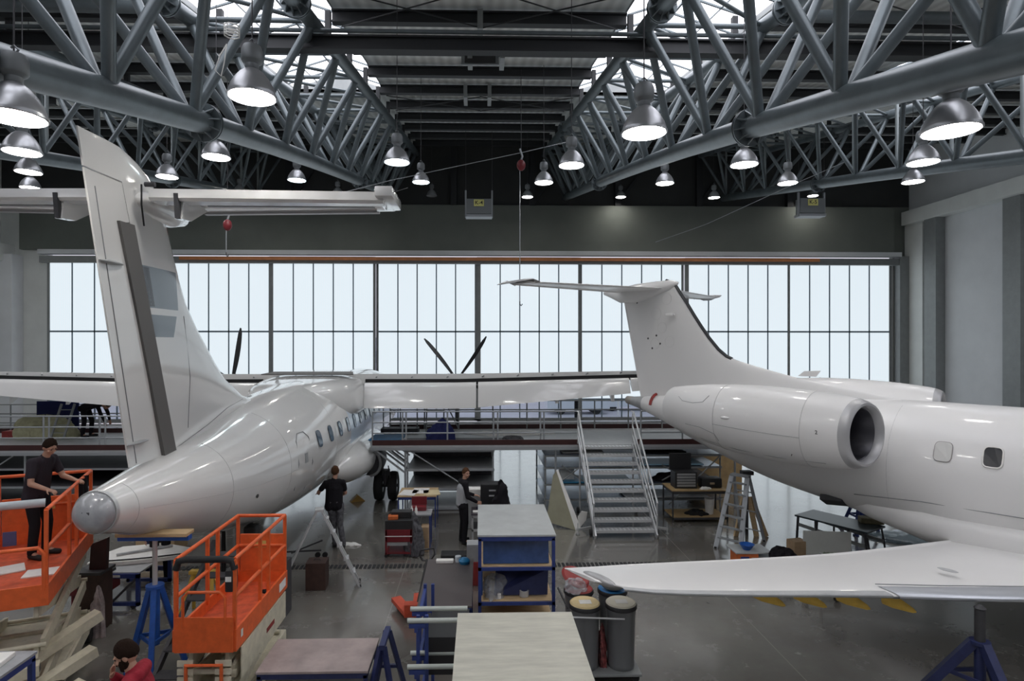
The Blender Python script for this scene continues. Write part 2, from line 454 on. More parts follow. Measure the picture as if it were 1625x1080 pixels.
# cross bracing rods and hanging plates under the sheets
for (x0, x1) in ((-3.5, 0), (0, 3.5), (8, 13), (-13, -8)):
    for (y0, y1) in ((12.78, 15.2), (22.46, 24.9)):
        m1 = MB(); m1.tube((x0, y0, zr(y0) - .48), (x1, y1, zr(y1) - .48), .018, n=6); m1.tube((x1, y0, zr(y0) - .5), (x0, y1, zr(y1) - .5), .018, n=6)
        m1.build('brace_rod', darksteel, ceil)
for (x, y) in ((-.3, 17.62), (.65, 17.62), (-.55, 22.46), (.35, 22.46), (0, 15.2)):
    MB().bb(x - .07, x + .07, y - .2, y + .6, zr(y) - .6, zr(y) - .1).build('hanger_bracket', frame_m, ceil)
vent = MB(); vent.bb(-.55, .55, 17.5, 17.56, zr(17.6) - .75, zr(17.6) - .42).build('vent_box', sign_grey, ceil)
MB().bb(-.45, .45, 17.46, 17.5, zr(17.6) - .71, zr(17.6) - .46).build('vent_opening', blackp, ceil)
# ---- skylights: shallow gabled glazing on an upstand
for n_, (a, b) in enumerate(SKY):
    sk = sempty('window_%d' % (n_ + 20))
    mid = (a + b) / 2; rise = .75
    g = MB()
    for (xa, za, xb, zb) in ((a, .15, mid, rise), (mid, rise, b, .15)):
        g.prism([(xa, SKY_Y0, zr(SKY_Y0) + za), (xb, SKY_Y0, zr(SKY_Y0) + zb), (xb, SKY_Y1, zr(SKY_Y1) + zb), (xa, SKY_Y1, zr(SKY_Y1) + za)], (0, 0, .03))
    g.build('skylight_pane', sky_m, sk)
    e = MB()
    for y in (SKY_Y0, SKY_Y1):
        e.prism([(a, y, zr(y)), (b, y, zr(y)), (b, y, zr(y) + .18), (mid, y, zr(y) + rise + .03), (a, y, zr(y) + .18)], (0, .05, 0))
    for x in (a, b): e.prism([(x - .03, SKY_Y0, zr(SKY_Y0)), (x - .03, SKY_Y1, zr(SKY_Y1)), (x - .03, SKY_Y1, zr(SKY_Y1) + .2), (x - .03, SKY_Y0, zr(SKY_Y0) + .2)], (.06, 0, 0))
    e.build('skylight_upstand', frame_m, sk)
    bars = MB(); k = 0
    y = SKY_Y0
    while y < SKY_Y1:
        bars.beam((a, y, zr(y) + .13), (mid, y, zr(y) + rise - .03), .05, .06); bars.beam((b, y, zr(y) + .13), (mid, y, zr(y) + rise - .03), .05, .06); y += 1.21
    bars.beam((mid, SKY_Y0, zr(SKY_Y0) + rise - .05), (mid, SKY_Y1, zr(SKY_Y1) + rise - .05), .06, .06)
    for x, dz in ((a + .9, .41), (b - .9, .41)): bars.beam((x, SKY_Y0, zr(SKY_Y0) + dz), (x, SKY_Y1, zr(SKY_Y1) + dz), .03, .04)
    bars.build('skylight_frame', truss_m, sk)

# ---- arched tubular roof trusses
LOWP = ([-8, 0, 5.7, 11.4, 18.5, 26.0, 36.3], [-.3, 1.5, 2.82, 4.16, 5.62, 7.03, 8.9])
def zl(Y): return 4.75 + spline(LOWP[0], LOWP[1], Y)
def zt(Y): return 4.75 + 4.89 + .184 * Y - .08
nodes = [13.6 + 2.48 * k for k in range(-8, 10)]
TR = [(-5.2, 1.35, 'tubular steel roof truss above the turboprop tail, its big flange joint catching light', 1),
      (5.2, 1.35, 'tubular steel roof truss between the bell lamps and the rear-engined jet', 1),
      (-13.2, 1.45, 'tubular steel roof truss along the bay beside the tail fin tip', 0),
      (14.9, 1.45, 'tubular steel roof truss over the jet nose, next to the pale side wall', 0)]
for (xc, hw, lab, near) in TR:
    t = thing('roof_truss', lab, 'roof truss', (0, 0, 0), 0, 'tubular roof trusses')
    ys = [-7, -3, .5, 3, 5.7, 8.5, 11.4, 15, 18.5, 22, 26, 31, 36.3]
    MB().path([(xc, y, zl(y)) for y in ys], .215, 24).build('lower_chord', truss_m, t, True, ang=50)
    for s in (-1, 1):
        MB().path([(xc + s * hw, y, zt(y)) for y in (-7, 15, 36.3)], .175, 20).build('upper_chord', truss_m, t, True, ang=50)
    # bolted flange joints with gusset ribs
    for y in (11.4, 26.0):
        for (x, zf, r) in ((xc, zl, .215), (xc - hw, zt, .175), (xc + hw, zt, .175)):
            yy = y + (1.2 if zf is zt else 0)
            d = (V((x, yy + .2, zf(yy + .2))) - V((x, yy - .2, zf(yy - .2)))).normalized(); c = V((x, yy, zf(yy)))
            fm = MB()
            for q in (-.06, .02): fm.tube(c + d * q, c + d * (q + .035), r + .14, n=24)
            u = d.orthogonal().normalized(); w2 = d.cross(u)
            for k in range(10):
                a = 2 * pi * k / 10; o_ = (u * cos(a) + w2 * sin(a)); tn = (-u * sin(a) + w2 * cos(a)) * .012
                for sg in (-1, 1):
                    p0 = c + d * (sg * .05) + o_ * r; p1 = c + d * (sg * .05) + o_ * (r + .13); p2 = c + d * (sg * .26) + o_ * r
                    fm.prism([p0 - tn, p1 - tn, p2 - tn], tn * 2)
            fm.build('flange_joint', truss_m if near else truss_m, t, True)
    for i, y in enumerate(nodes):
        if y > 36: break
        for s in (-1, 1):
            X = xc + s * hw
            lo = V((xc + s * .08, y - .25, zl(y - .25) + .12))
            for ty in (y + .1, y - 2.38):
                if ty < -7: continue
                MB().tube(lo, (X, ty, zt(ty) - .08), .092 if near else .078, n=12).build('brace', truss_m, t, True, ang=50)
        # lateral ties between the upper chords
        if y > -7:
            MB().tube((xc - hw, y + .1, zt(y + .1)), (xc + hw, y + .1, zt(y + .1)), .06, n=10).build('tie', truss_m, t, True, ang=50)
            if y + 2.5 < 36: MB().tube((xc - hw, y + .1, zt(y + .1)), (xc + hw, y + 2.58, zt(y + 2.58)), .05, n=10).build('tie', truss_m, t, True, ang=50)
        # posts up to the roof
        for s in (-1, 1):
            yy = y - .82
            if yy > -7: MB().bb(xc + s * hw - .07, xc + s * hw + .07, yy - .07, yy + .07, zt(yy) + .1, zr(yy) - .1).build('post', darksteel, t)
        if not near:
            MB().tube((xc, y, zl(y)), (xc, y, zl(y) + 2.9), .06, n=10).build('post', truss_lt, t, True, ang=50)
# long service beam crossing under the trusses
gb = thing('cross_beam', 'long dark round-edged beam crossing the roof below the trusses, lamps hanging past it', 'roof beam', (0, 0, 0))
yb = 13.95; zb = P(786, 73, yb).z
m1 = MB(); m1.bb(-27, 26, yb - .13, yb + .13, zb - .17, zb - .13); m1.bb(-27, 26, yb - .13, yb + .13, zb + .13, zb + .17); m1.bb(-27, 26, yb - .04, yb + .04, zb - .15, zb + .15)
m1.build('beam', darksteel, gb)
MB().tube((-27, yb - .12, zb + .25), (26, yb - .12, zb + .25), .05, n=8).build('conduit', truss_m, gb, True)
zc2 = P(786, 26, 13.0).z
MB().tube((-11.7, 13.0, zt(13.0)), (-6.6, 13.0, zt(13.0)), .13, n=14).build('strut', truss_m, gb, True)
MB().tube((6.6, 13.0, zt(13.0)), (13.4, 13.0, zt(13.0)), .13, n=14).build('strut', truss_m, gb, True)

# ---- walls
def wallbox(name, x0, x1, y0, y1, z0, z1, m): return struct(MB().bb(x0, x1, y0, y1, z0, z1).build(name, m))
LX, RX = P(76, 420, WY).x, P(1418, 420, WY).x      # door opening
ZT = P(786, 416, WY).z                              # top of the glazing
bk = sempty('wall_back')
MB().bb(XL - .3, LX, WY, WY + .4, 0, 13.2).build('plaster', concrete_wall, bk)
MB().bb(RX, XR + .3, WY, WY + .4, 0, 13.2).build('plaster', header_m, bk)
MB().bb(LX, RX, WY, WY + .4, ZT + .55, 13.2).build('header_beam', header_m, bk)
MB().bb(XL + 1.3, XR - 1.2, WY - .35, WY, 10.35, 13.1).build('header_face', header_m, bk)
MB().bb(XL - .3, XR + .3, WY + .05, WY + .45, 13.2, zr(WY) + .2).build('upper_cladding', upper_m, bk)
for x in (-22, -16.5, -11.5, -6.6, -1.6, 3.2, 8.4, 13.4, 19):
    MB().bb(x - .18, x + .18, WY - .3, WY + .05, 13.1, zr(WY) - .1).build('column', darksteel, bk)
for i, x in enumerate((-22, -16.5, -11.5, -6.6, 3.2, 8.4, 13.4)):
    m1 = MB(); m1.beam((x, WY - .1, 13.2), (x + 2.4, WY - .1, zr(WY) - .3), .15, .15); m1.build('cladding_brace', darksteel, bk)
MB().bb(LX - .2, RX + .1, WY - .6, WY - .1, 10.05, 10.32).build('lintel_ledge', panel_m, bk)
MB().bb(LX - .2, RX + .1, WY - .45, WY - .2, 9.55, 9.95).build('door_track', frame_m, bk)
rail = MB(); rail.bb(P(285, 411, WY - .6).x, P(1300, 411, WY - .6).x, WY - .68, WY - .6, 9.72, 9.9)
rl = rail.build('crane_rail', crane_orange); tag(rl, 'thin orange rail running above the tall glazed hangar doors', 'rail')
# side walls
lw = sempty('wall_left')
MB().bb(XL - .4, XL, YB, WY, 0, zr(WY) + .4).build('plaster', concrete_wall, lw)
for y in (33.5, 22.5, 11.5, 1): MB().bb(XL, XL + .55, y - .5, y + .5, 0, 9.6).build('pilaster', panel_m, lw)
MB().bb(XL, XL + .8, YB, WY, 9.6, 10.6).build('ledge', concrete_wall, lw)
MB().bb(XL + .1, XL + 1.3, WY - .9, WY, 0, 10.0, .05).build('corner_pier', panel_m, lw)
rw = sempty('wall_right')
MB().bb(XR, XR + .4, YB, WY, 0, zr(WY) + .4).build('plaster', panel_m, rw)
MB().bb(XR - .35, XR, 34.9, WY - .1, 0, 12.0).build('pilaster', concrete_wall, rw)
MB().bb(XR - .55, XR, 33.6, 34.5, 0, 12.0).build('pilaster', frame_m, rw)
MB().bb(XR - .4, XR, 28.4, 29.4, 0, 12.0).build('pilaster', frame_m, rw)
MB().bb(XR - .4, XR, 17.4, 18.4, 0, 12.0).build('pilaster', frame_m, rw)
MB().bb(XR - .7, XR, YB, WY - .3, 12.0, 12.8).build('ledge', concrete_wall, rw)
MB().bb(RX + .05, RX + 1.0, WY - .5, WY, 0, 10.1).build('door_jamb', frame_m, rw)
rb = sempty('wall_rear')
MB().bb(XL - .4, XR + .4, YB - .4, YB, 0, zr(YB) + .6).build('plaster', panel_m, rb)

# ---- eight sliding door leaves, five bays of backlit sheet, clear strip at the foot
pxs = [80, 263, 430, 597, 757, 920, 1085, 1250, 1415]
ZM = P(786, 526, WY).z; ZC = P(786, 634, WY).z
wind = None
for i in range(8):
    x0, x1 = P(pxs[i], 420, WY).x, P(pxs[i + 1], 420, WY).x
    d = sempty('door_%d' % (i + 1), (x0, WY, 0)); Wd = x1 - x0
    off = .0 if i % 2 else -.28
    fr = MB(); fw = .22 if i in (2, 4, 6) else .14
    fr.bb(0.0, fw, off, off + .16, 0.05, ZT); fr.bb(Wd - .14, Wd - .0, off, off + .16, 0.05, ZT)
    fr.bb(0, Wd, off, off + .16, ZT - .02, ZT + .28); fr.bb(0, Wd, off, off + .16, 0.05, .25)
    fr.build('door_frame', frame_m, d)
    if i in (3, 5): MB().bb(-.32, -.06, off - .12, off + .1, .05, ZT + .2).build('door_stile', darksteel, d)
    bars = MB(); n = 5
    for k in range(1, n):
        x = fw + (Wd - fw - .14) * k / n; bars.bb(x - .035, x + .035, off + .02, off + .1, .25, ZT)
    bars.bb(fw, Wd - .14, off + .02, off + .1, ZM - .05, ZM + .05); bars.bb(fw, Wd - .14, off + .0, off + .12, ZC - .07, ZC + .07)
    bars.build('glazing_bars', mullion_m, d)
    MB().bb(fw, Wd - .14, off + .05, off + .07, ZC, ZT).build('pane', pane_m, d)
    MB().bb(fw, Wd - .14, off + .05, off + .06, .25, ZC).build('clear_pane', glass_m, d)
# outside apron and what stands on it
struct(MB().bb(-60, 60, WY + .4, 120, -.25, -.02).build('ground', M('apron_concrete', (.50, .50, .54), .7, var=.08, scale=.3)))
def van(label, px, py, Y, L, H, m, win=True, rz=0):
    p = P(px, py, Y); t = thing('van', label, 'van', (p.x, Y, -.02), rz)
    sec = [(-L / 2, .35, .9), (-L / 2 + .1, .3, 1.1), (-L / 2 + .9, .3, 1.2), (-L / 2 + 1.5, .3, H), (L / 2 - .15, .3, H), (L / 2, .35, H - .15)]
    MB().loft([[V((x, -.9, a)), V((x, .9, a)), V((x, .86, b)), V((x, -.86, b))] for x, a, b in sec]).build('body', m, t)
    MB().prism([(-L / 2 + 1.05, -.915, 1.2), (-L / 2 + 2.2, -.915, 1.2), (-L / 2 + 2.2, -.9, H - .2), (-L / 2 + 1.55, -.9, H - .2)], (0, .03, 0)).build('side_window', glassdark, t)
    MB().prism([(-L / 2 + 2.4, -.915, 1.2), (L / 2 - .4, -.915, 1.2), (L / 2 - .4, -.9, H - .25), (-L / 2 + 2.4, -.9, H - .25)], (0, .03, 0)).build('side_window', glassblue, t)
    for x in (-L / 2 + .9, L / 2 - .9):
        for y in (-.86, .7): MB().tube((x, y, .33), (x, y + .16, .33), .33, n=18).build('wheel', black, t, True)
vanw = M('white_van_paint', (.75, .78, .82), .3, coat=.5)
van('white and pale blue van parked outside the hangar doors by the red beacon', 1000, 660, 43.0, 4.8, 2.0, vanw)
van('white van outside behind the clear glazing, dark window beside the stair rail', 915, 660, 41.0, 4.2, 1.9, vanw)
t = thing('beacon_pole', 'white post with a red beacon outside beside the parked vans', 'beacon', (P(981, 660, 39.5).x, 39.5, -.02))
MB().tube((0, 0, 0), (0, 0, 1.35), .06, n=10).build('pole', paper, t, True); MB().ball((0, 0, 1.5), (.2, .2, .22)).build('beacon', redw, t, True)
bd = thing('distant_building', 'pale low airport building far beyond the hangar doors', 'building', (0, 112, -.02))
MB().bb(-50, 55, 0, 6, 0, 5.5).build('walls', M('distant_wall', (.55, .54, .66), .8), bd)
MB().bb(-50, 55, -.3, 6.3, 5.5, 5.9).build('roof_edge', M('distant_roof', (.35, .35, .42), .8), bd)
for i in range(16): MB().bb(-46 + i * 6, -43 + i * 6, -.06, 0, 1.2, 3.4).build('window', M('distant_window', (.3, .32, .40), .3), bd)
bd['label'] = 'pale low airport building far beyond the hangar doors'

# ---- pendant lamps
def make_lamp(px, py, w, label, bulb, D=.6):
    if w <= 24: D = .74
    Y = F * D / w
    p = P(px, py - w * .12, Y)
    top = zr(Y) - p.z - .1
    t = thing('pendant_lamp', label, 'lamp', (p.x, p.y, p.z), 0, 'bell-shaped hangar lamps')
    prof_o = [(.30, 0), (.305, .012), (.295, .05), (.27, .13), (.22, .22), (.155, .30), (.10, .345), (.07, .36)]
    prof_i = [(.065, .35), (.09, .335), (.145, .29), (.21, .21), (.258, .125), (.283, .05), (.29, .0)]
    key = 'refl'
    for nm, pr, m in (('reflector', prof_o + prof_i, lamp_m),):
        MBs.setdefault(nm, None)
        if MBs[nm] is None:
            o = MB().lathe(pr + [pr[0]], n=32, cap=False).build(nm, m, t, True); MBs[nm] = o.data
        else:
            o = bpy.data.objects.new(nm, MBs[nm]); COL.objects.link(o); o.parent = t
    def part(nm, fn, m, key=None):
        key = key or nm
        if key not in MBs:
            o = fn().build(nm, m, t, True); MBs[key] = o.data
        else:
            o = bpy.data.objects.new(nm, MBs[key]); COL.objects.link(o); o.parent = t
        return o
    part('gear_housing', lambda: MB().lathe([(.07, .35), (.085, .37), (.085, .42), (.125, .45), (.135, .47), (.135, .60), (.11, .66), (.04, .68)], n=24), lamphouse)
    part('glass', lambda: MB().lathe([(.0, .03), (.277, .03), (.277, .036), (.0, .036)], n=32, cap=False), bulb, 'glass' + bulb.name)
    part('rim', lambda: MB().lathe([(.295, -.012), (.312, -.006), (.312, .014), (.298, .02), (.295, -.012)], n=32, cap=False), lamp_m)
    part('hook', lambda: MB().path([(.0, 0, .66), (.05, 0, .71), (0, 0, .76), (-.03, 0, .73)], .012, 6), lamphouse)
    MB().tube((0, 0, .68), (0, 0, max(top, .8)), .009, n=6).build('cord', dark, t)
    return t
MBs = {}
LAMPS = [
 (400, 162, 72, 'large lit bell lamp hanging high over the turboprop fuselage, big gear housing on top', bulb_m),
 (22, 196, 88, 'large lit bell lamp cut by the frame edge under the nearest truss chord', bulb_m),
 (35, 247, 52, 'lit bell lamp tucked in front of a truss, second below the edge-cut lamp', bulb_m),
 (45, 277, 36, 'small lit bell lamp, third one down the column beside the tail fin tip', bulb_m),
 (48, 301, 28, 'smallest lit bell lamp low beside the pale side wall near the tailplane', bulb_m),
 (265, 284, 32, 'small lit bell lamp above the tailplane, hanging by the rounded fin top', bulb_m),
 (343, 254, 42, 'lit bell lamp directly under the big bright truss flange joint', bulb_m),
 (380, 307, 22, 'tiny lit bell lamp just above the middle of the tailplane', bulb_m),
 (471, 289, 28, 'cool-tinted bell lamp hanging below the truss chord above the tailplane', bulb_c),
 (536, 311, 22, 'tiny lit bell lamp just above the tailplane tip', bulb_m),
 (630, 262, 40, 'cool-tinted bell lamp in the middle bay by the truss end, larger of two', bulb_c),
 (668, 292, 27, 'cool-tinted small bell lamp in the middle bay before the dark unlit one', bulb_c),
 (685, 313, 20, 'dark unlit small bell lamp high in the middle bay', bulb_off),
 (837, 315, 22, 'tiny lit bell lamp beside the hoist cable in the middle bay', bulb_m),
 (863, 293, 29, 'small lit bell lamp in the middle bay close to the red hoist', bulb_m),
 (907, 267, 40, 'lit bell lamp in the middle bay next to the upper chord of the jet-side truss', bulb_m),
 (1022, 219, 70, 'large lit bell lamp hanging inside the jet-side truss braces', bulb_m),
 (985, 315, 20, 'tiny lit bell lamp above the jet tailplane, under the truss chord end', bulb_m),
 (1055, 294, 28, 'small lit bell lamp below the truss chord above the jet fin', bulb_m),
 (1133, 316, 22, 'tiny lit bell lamp between the jet fin and the K-5 box', bulb_m),
 (1181, 266, 42, 'lit bell lamp right below the jet-side truss flange joint', bulb_m),
 (1250, 294, 30, 'small lit bell lamp hanging by the K-5 box', bulb_m),
 (1290, 313, 20, 'tiny lit bell lamp directly behind the K-5 box frame', bulb_m),
 (1465, 263, 46, 'lit bell lamp before the braces of the truss by the pale side wall', bulb_m),
 (1449, 292, 32, 'small lit bell lamp under the outer truss chord by the pale side wall', bulb_m),
 (1509, 217, 82, 'large lit bell lamp touching the underside of the thick chord over the jet nose', bulb_m),
]
for px, py, w_, lab, b in LAMPS: make_lamp(px, py, w_, lab, b)
# the same lamps go on over and behind the viewer, plus added ones at the side walls
for x, y, lab in ((-6, 1.5, 'bell lamp over the scissor lifts'), (2.2, 1.5, 'bell lamp over the pale board table'), (8.5, 2, 'bell lamp over the jet wing tip jack'),
                  (-6, -5, 'bell lamp behind the gallery, turboprop side'), (2.2, -5, 'bell lamp behind the gallery, middle bay'), (10, -5, 'bell lamp behind the gallery, jet side'), (-26.2, 31.5, 'added unseen bell lamp beside the far end of the pale side wall'), (-24.8, 26.5, 'added unseen bell lamp before the corner pier'), (-24.5, 20, 'added unseen bell lamp halfway along the pale side wall'), (-25, 12, 'added unseen bell lamp over the side wall bay'), (24, 24, 'added unseen bell lamp by the side wall behind the jet'), (23, 15, 'bell lamp over the jet nose'), (-12, -2, 'bell lamp near the rear wall')):
    Y = y; z = zl(y) + .3 - (1.8 if x < -20 else 0)  # side-wall lamps are added out of view to brighten the walls
    t = thing('pendant_lamp', lab + ', lit', 'lamp', (x, y, z), 0, 'bell-shaped hangar lamps')
    for nm, key in (('reflector', 'reflector'), ('gear_housing', 'gear_housing'), ('glass', 'glass' + bulb_m.name), ('rim', 'rim'), ('hook', 'hook')):
        o = bpy.data.objects.new(nm, MBs[key]); COL.objects.link(o); o.parent = t
    MB().tube((0, 0, .68), (0, 0, zr(Y) - z - .1), .009, n=6).build('cord', dark, t)

# ---- hanging crane boxes K-4 and K-5
def kbox(px, py, Y, txt, label, lift):
    p = P(px, py, Y); t = thing('crane_control_box', label, 'crane box', (p.x, Y, p.z))
    s = Y / F
    MB().bb(-20 * s, 20 * s, 0, .5, -12 * s, 12 * s, .02).build('housing', sign_grey, t)
    MB().bb(-21 * s, 21 * s, -.06, .56, -17 * s, -13 * s).build('tray', gal, t)
    for sx in (-1, 1): MB().bb(sx * 21 * s - .04, sx * 21 * s + .04, .1, .2, -17 * s, lift * s).build('hanger_strap', gal, t)
    top = zr(Y) - p.z
    MB().tube((-21 * s, .15, lift * s), (-21 * s, .15, top - .1), .014, n=6).build('hanger_rod', dark, t)
    MB().tube((21 * s, .15, lift * s), (21 * s, .15, top - .1), .014, n=6).build('hanger_rod', dark, t)
    sg = MB().bb(-8 * s, 8 * s, -.03, 0, 0, 10.5 * s).build('number_plate', signyellow, t)
    text(txt, 8.6 * s, blackp, t, (0, -.034, 5.2 * s), (pi / 2, 0, 0))
kbox(760, 327, 30, 'K-4', 'grey hanging crane box with a yellow K-4 plate in the middle bay', 26)
kbox(1290, 326, 30, 'K-5', 'grey hanging crane box with a yellow K-5 plate above the jet', 22)
# ---- hoist on its cable
def hoist(px, ptop, pbody, pend, Y, label, m):
    p = P(px, pbody, Y); t = thing('chain_hoist', label, 'hoist', (p.x, Y, p.z)); s = Y / F
    MB().ball((0, 0, 0), (7 * s, 5 * s, 9 * s)).build('hoist_body', m, t, True)
    MB().path([(0, 0, 8 * s), (2 * s, 0, 14 * s), (0, 0, 20 * s), (-2 * s, 0, 26 * s)], 1.6 * s, 8).build('upper_hook', gal, t, True)
    MB().tube((0, 0, 20 * s), (0, 0, zr(Y) - p.z - .1), .012, n=6).build('cable', dark, t)
    b = P(px - 2, pend, Y).z - p.z
    MB().tube((-2 * s, 0, -6 * s), (-2 * s, 0, b), .014, n=6).build('chain', gal, t)
    MB().path([(-2 * s, 0, b), (-2 * s, 0, b - 4 * s), (0, 0, b - 7 * s), (2 * s, 0, b - 4 * s)], .8 * s, 8).build('load_hook', dark, t, True)
hoist(827, 240, 262, 478, 20, 'small red chain hoist with long cable hanging in the middle bay', red)
hoist(361, 350, 357, 400, 15, 'small dark red hoist with two hooks hanging below the tailplane', red)
def wire(pts, r, label):
    tag(MB().path(pts, r, 5).build('overhead_cable', gal), label, 'cable')
wire([P(480, 322, 18), P(620, 286, 19), P(828, 242, 20), P(905, 224, 21)], .012, 'thin cable sagging across the middle bay to the red hoist')
wire([P(1040, 384, 30), P(1120, 356, 28), P(1260, 292, 25), P(1345, 255, 24)], .014, 'thin cable slanting from the door header up to the outer truss')
wr = MB()
for k in range(4): 
    c = P(368, 56, 10.5) + V((0, 0, .05 * k)); wr.path([c + V((.13 * cos(a * pi / 4), .13 * sin(a * pi / 4), 0)) for a in range(9)], .012, 5)
c = P(360, 70, 10.4); wr.path([c, c + V((-.12, 0, -.2)), c + V((-.2, 0, -.45)), c + V((-.1, 0, -.55)), c + V((-.05, 0, -.35)), c], .010, 5)
tag(wr.build('rope', paper), 'loose pale rope wound round a truss brace above the turboprop', 'rope')
# ================================================================== TWIN TURBOPROP (T-tail, seen from behind)
AX = -4.9
tp = thing('turboprop_airliner', 'white high-wing turboprop with tall T-tail, tail cone towards the viewer', 'aircraft', (AX, 18, 0))
def L_(x, y, z): return V((x - AX, y - 18, z))           # world -> local
FY = [7.75, 8.1, 8.56, 9.5, 11.0, 12.7, 14.6, 16.0, 24.0, 26.5, 28.5, 29.6, 30.2]
FR = [.27, .34, .45, .66, .97, 1.25, 1.39, 1.43, 1.43, 1.32, .95, .5, .08]
FC = [2.60, 2.56, 2.50, 2.40, 2.28, 2.28, 2.30, 2.32, 2.32, 2.28, 2.10, 1.95, 1.85]
def fr_(y): return spline(FY, FR, y)
def fc_(y): return spline(FY, FC, y)
rings = []; N_ = 110
for k in range(N_ + 1):
    y = FY[0] + (FY[-1] - FY[0]) * k / N_; r = fr_(y); c = fc_(y)
    rings.append([L_(AX + r * sin(2 * pi * i / 56), y, c + r * cos(2 * pi * i / 56)) for i in range(56)])
fus = MB().loft(rings).build('fuselage', white, tp, True)
# tail lens
rr = []
for k in range(10):
    a = k / 9 * pi / 2 * .98; rr.append([L_(AX + .262 * cos(a) * sin(2 * pi * i / 36), 7.75 - .22 * sin(a), 2.60 + .262 * cos(a) * cos(2 * pi * i / 36)) for i in range(36)])
lens = MB().loft(rr).build('tail_lens', lens_m, tp, True)
MB().box(L_(AX + .01, 7.56, 2.63), (.10, .05, .06), None, .01).build('light_unit', dark, lens)
ring = [[L_(AX + r * sin(2 * pi * i / 36), y, 2.60 + r * cos(2 * pi * i / 36)) for i in range(36)] for r, y in ((.272, 7.74), (.278, 7.74), (.282, 7.80), (.274, 7.80))]
MB().loft(ring + [ring[0]], cap=False).build('lens_bezel', alu, lens, True)
# fin and rudder by horizontal slices
def te(z): return 8.5 - (z - 2.95) * (1.1 / 4.42)
LEz = [2.5, 3.0, 3.2, 3.44, 3.7, 4.08, 4.68, 5.38, 5.83, 6.3, 6.72, 7.05, 7.25, 7.36, 7.44]
LEy = [15.4, 14.8, 14.2, 13.3, 12.4, 11.6, 10.85, 10.1, 9.83, 9.6, 9.38, 9.15, 8.85, 8.5, 8.05]
def le(z): return spline(LEz, LEy, z)
def hg(z): return 9.62 - (z - 3.03) * (1.36 / 3.96)
def thk(z): return .36 - .045 * (z - 3)
def sec(z, y0, y1, xoff=0, nose=True):
    """slice of the overall aerofoil between y0 (aft) and y1 (forward)"""
    a, b = te(z), le(z); ch = b - a; n = 12; L, R = [], []
    T = thk(z)
    for i in range(n + 1):
        y = y0 + (y1 - y0) * (1 - cos(pi * i / n)) / 2 
        x = max(0.0, min(1.0, (b - y) / ch))
        h = max(.012, T * 5 * (.2969 * sqrt(x) - .126 * x - .3516 * x * x + .2843 * x**3 - .1036 * x**4) * .5 * (min(1, 2.9 / ch) if ch > 2.9 else 1) * 1.0)
        if x <= 0: h = .002
        R.append(L_(AX + h + xoff, y, z)); L.append(L_(AX - h + xoff, y, z))
    return R + L[::-1]
zs = [2.4, 2.8, 3.0, 3.2, 3.44, 3.7, 4.08, 4.4, 4.7, 5.0, 5.4, 5.8, 6.2, 6.6, 6.95]
fin = MB().loft([sec(z, hg(z) - .02, le(z)) for z in zs]).build('fin', white, tp, True)
MB().loft([sec(z, 7.6 + (7.36 - z) * .2 if False else te(z), le(z)) for z in (6.95, 7.0, 7.1, 7.2, 7.3, 7.36, 7.40)]).build('fin_tip', white, tp, True)
rz_ = [3.02, 3.5, 4.2, 5.0, 5.8, 6.4, 6.93]
rud = MB().loft([sec(z, te(z), hg(z) - (.30 if z < 6.42 else .03)) for z in (3.02, 3.5, 4.2, 5.0, 5.8, 6.38, 6.43, 6.6, 6.93)]).build('rudder', white, tp, True)
MB().loft([[L_(AX - .07, hg(z) - .31, z), L_(AX + .07, hg(z) - .31, z), L_(AX + .09, hg(z), z), L_(AX - .09, hg(z), z)] for z in (2.98, 6.4)]).build('rudder_spar', M('spar_grey', (.13, .125, .12), .5), tp)
sm = MB()
for z0, z1 in zip(rz_[:-1], rz_[1:]):
    for sx in (1,):
        pass
def fin_x(y, z):
    a, b = te(z), le(z); ch = b - a; x = max(0., min(1., (b - y) / ch))
    return max(.012, thk(z) * 2.5 * (.2969 * sqrt(x) - .126 * x - .3516 * x * x + .2843 * x**3 - .1036 * x**4) * (min(1, 2.9 / ch) if ch > 2.9 else 1))
# seam lines on the rudder and fin, the tab line and hinge fittings
def finline(pts, r=.006): return MB().path([L_(AX + fin_x(y, z) + .003, y, z) for y, z in pts], r, 5)
finline([(te(z) + .16, z) for z in (3.05, 4, 5, 6, 6.75)], .007).build('tab_seam', seam, rud)
for z in (3.35, 5.82):
    MB().ball(L_(AX + .05, te(z) + .22, z), (.05, .26, .025)).build('tab_fairing', dullalu, rud, True)
# smoky livery blocks with reflections of the hangar painted in, on the fin side
def finpatch(poly, m, name='livery_reflection_patch'):
    """poly: (y, z) outline projected on to the fin's side as a thin skin"""
    nz = 10; (y0a, y1a, za), (y0b, y1b, zb) = poly
    rg = []
    for k in range(nz + 1):
        t = k / nz; z = za + (zb - za) * t; a = y0a + (y0b - y0a) * t; b = y1a + (y1b - y1a) * t
        rg.append([L_(AX + fin_x(a + (b - a) * i / 10, z) + .004, a + (b - a) * i / 10, z) for i in range(11)])
    return MB().loft(rg, cap=False, closed=False).build(name, m, fin, True)
finpatch([(hg(5.25) + .02, hg(5.25) + .85, 5.28), (hg(5.88) + .02, le(5.88) - .12, 5.88)], livl)
finpatch([(hg(5.0) + .04, hg(5.0) + .62, 4.85), (hg(5.25) + .03, hg(5.25) + .8, 5.18)], livl)
finpatch([(hg(5.55) + .02, hg(5.55) + .28, 5.30), (hg(5.88) + .02, hg(5.88) + .24, 5.86)], liv)
finline([(10.1, 3.35), (10.1, 4.2), (9.9, 5.2)], .006).build('fin_seam', seam, fin)
finline([(hg(3.2) + .1, 3.06), (10.8, 3.3), (11.6, 3.52), (12.4, 3.62)], .006).build('fin_seam', seam, fin)
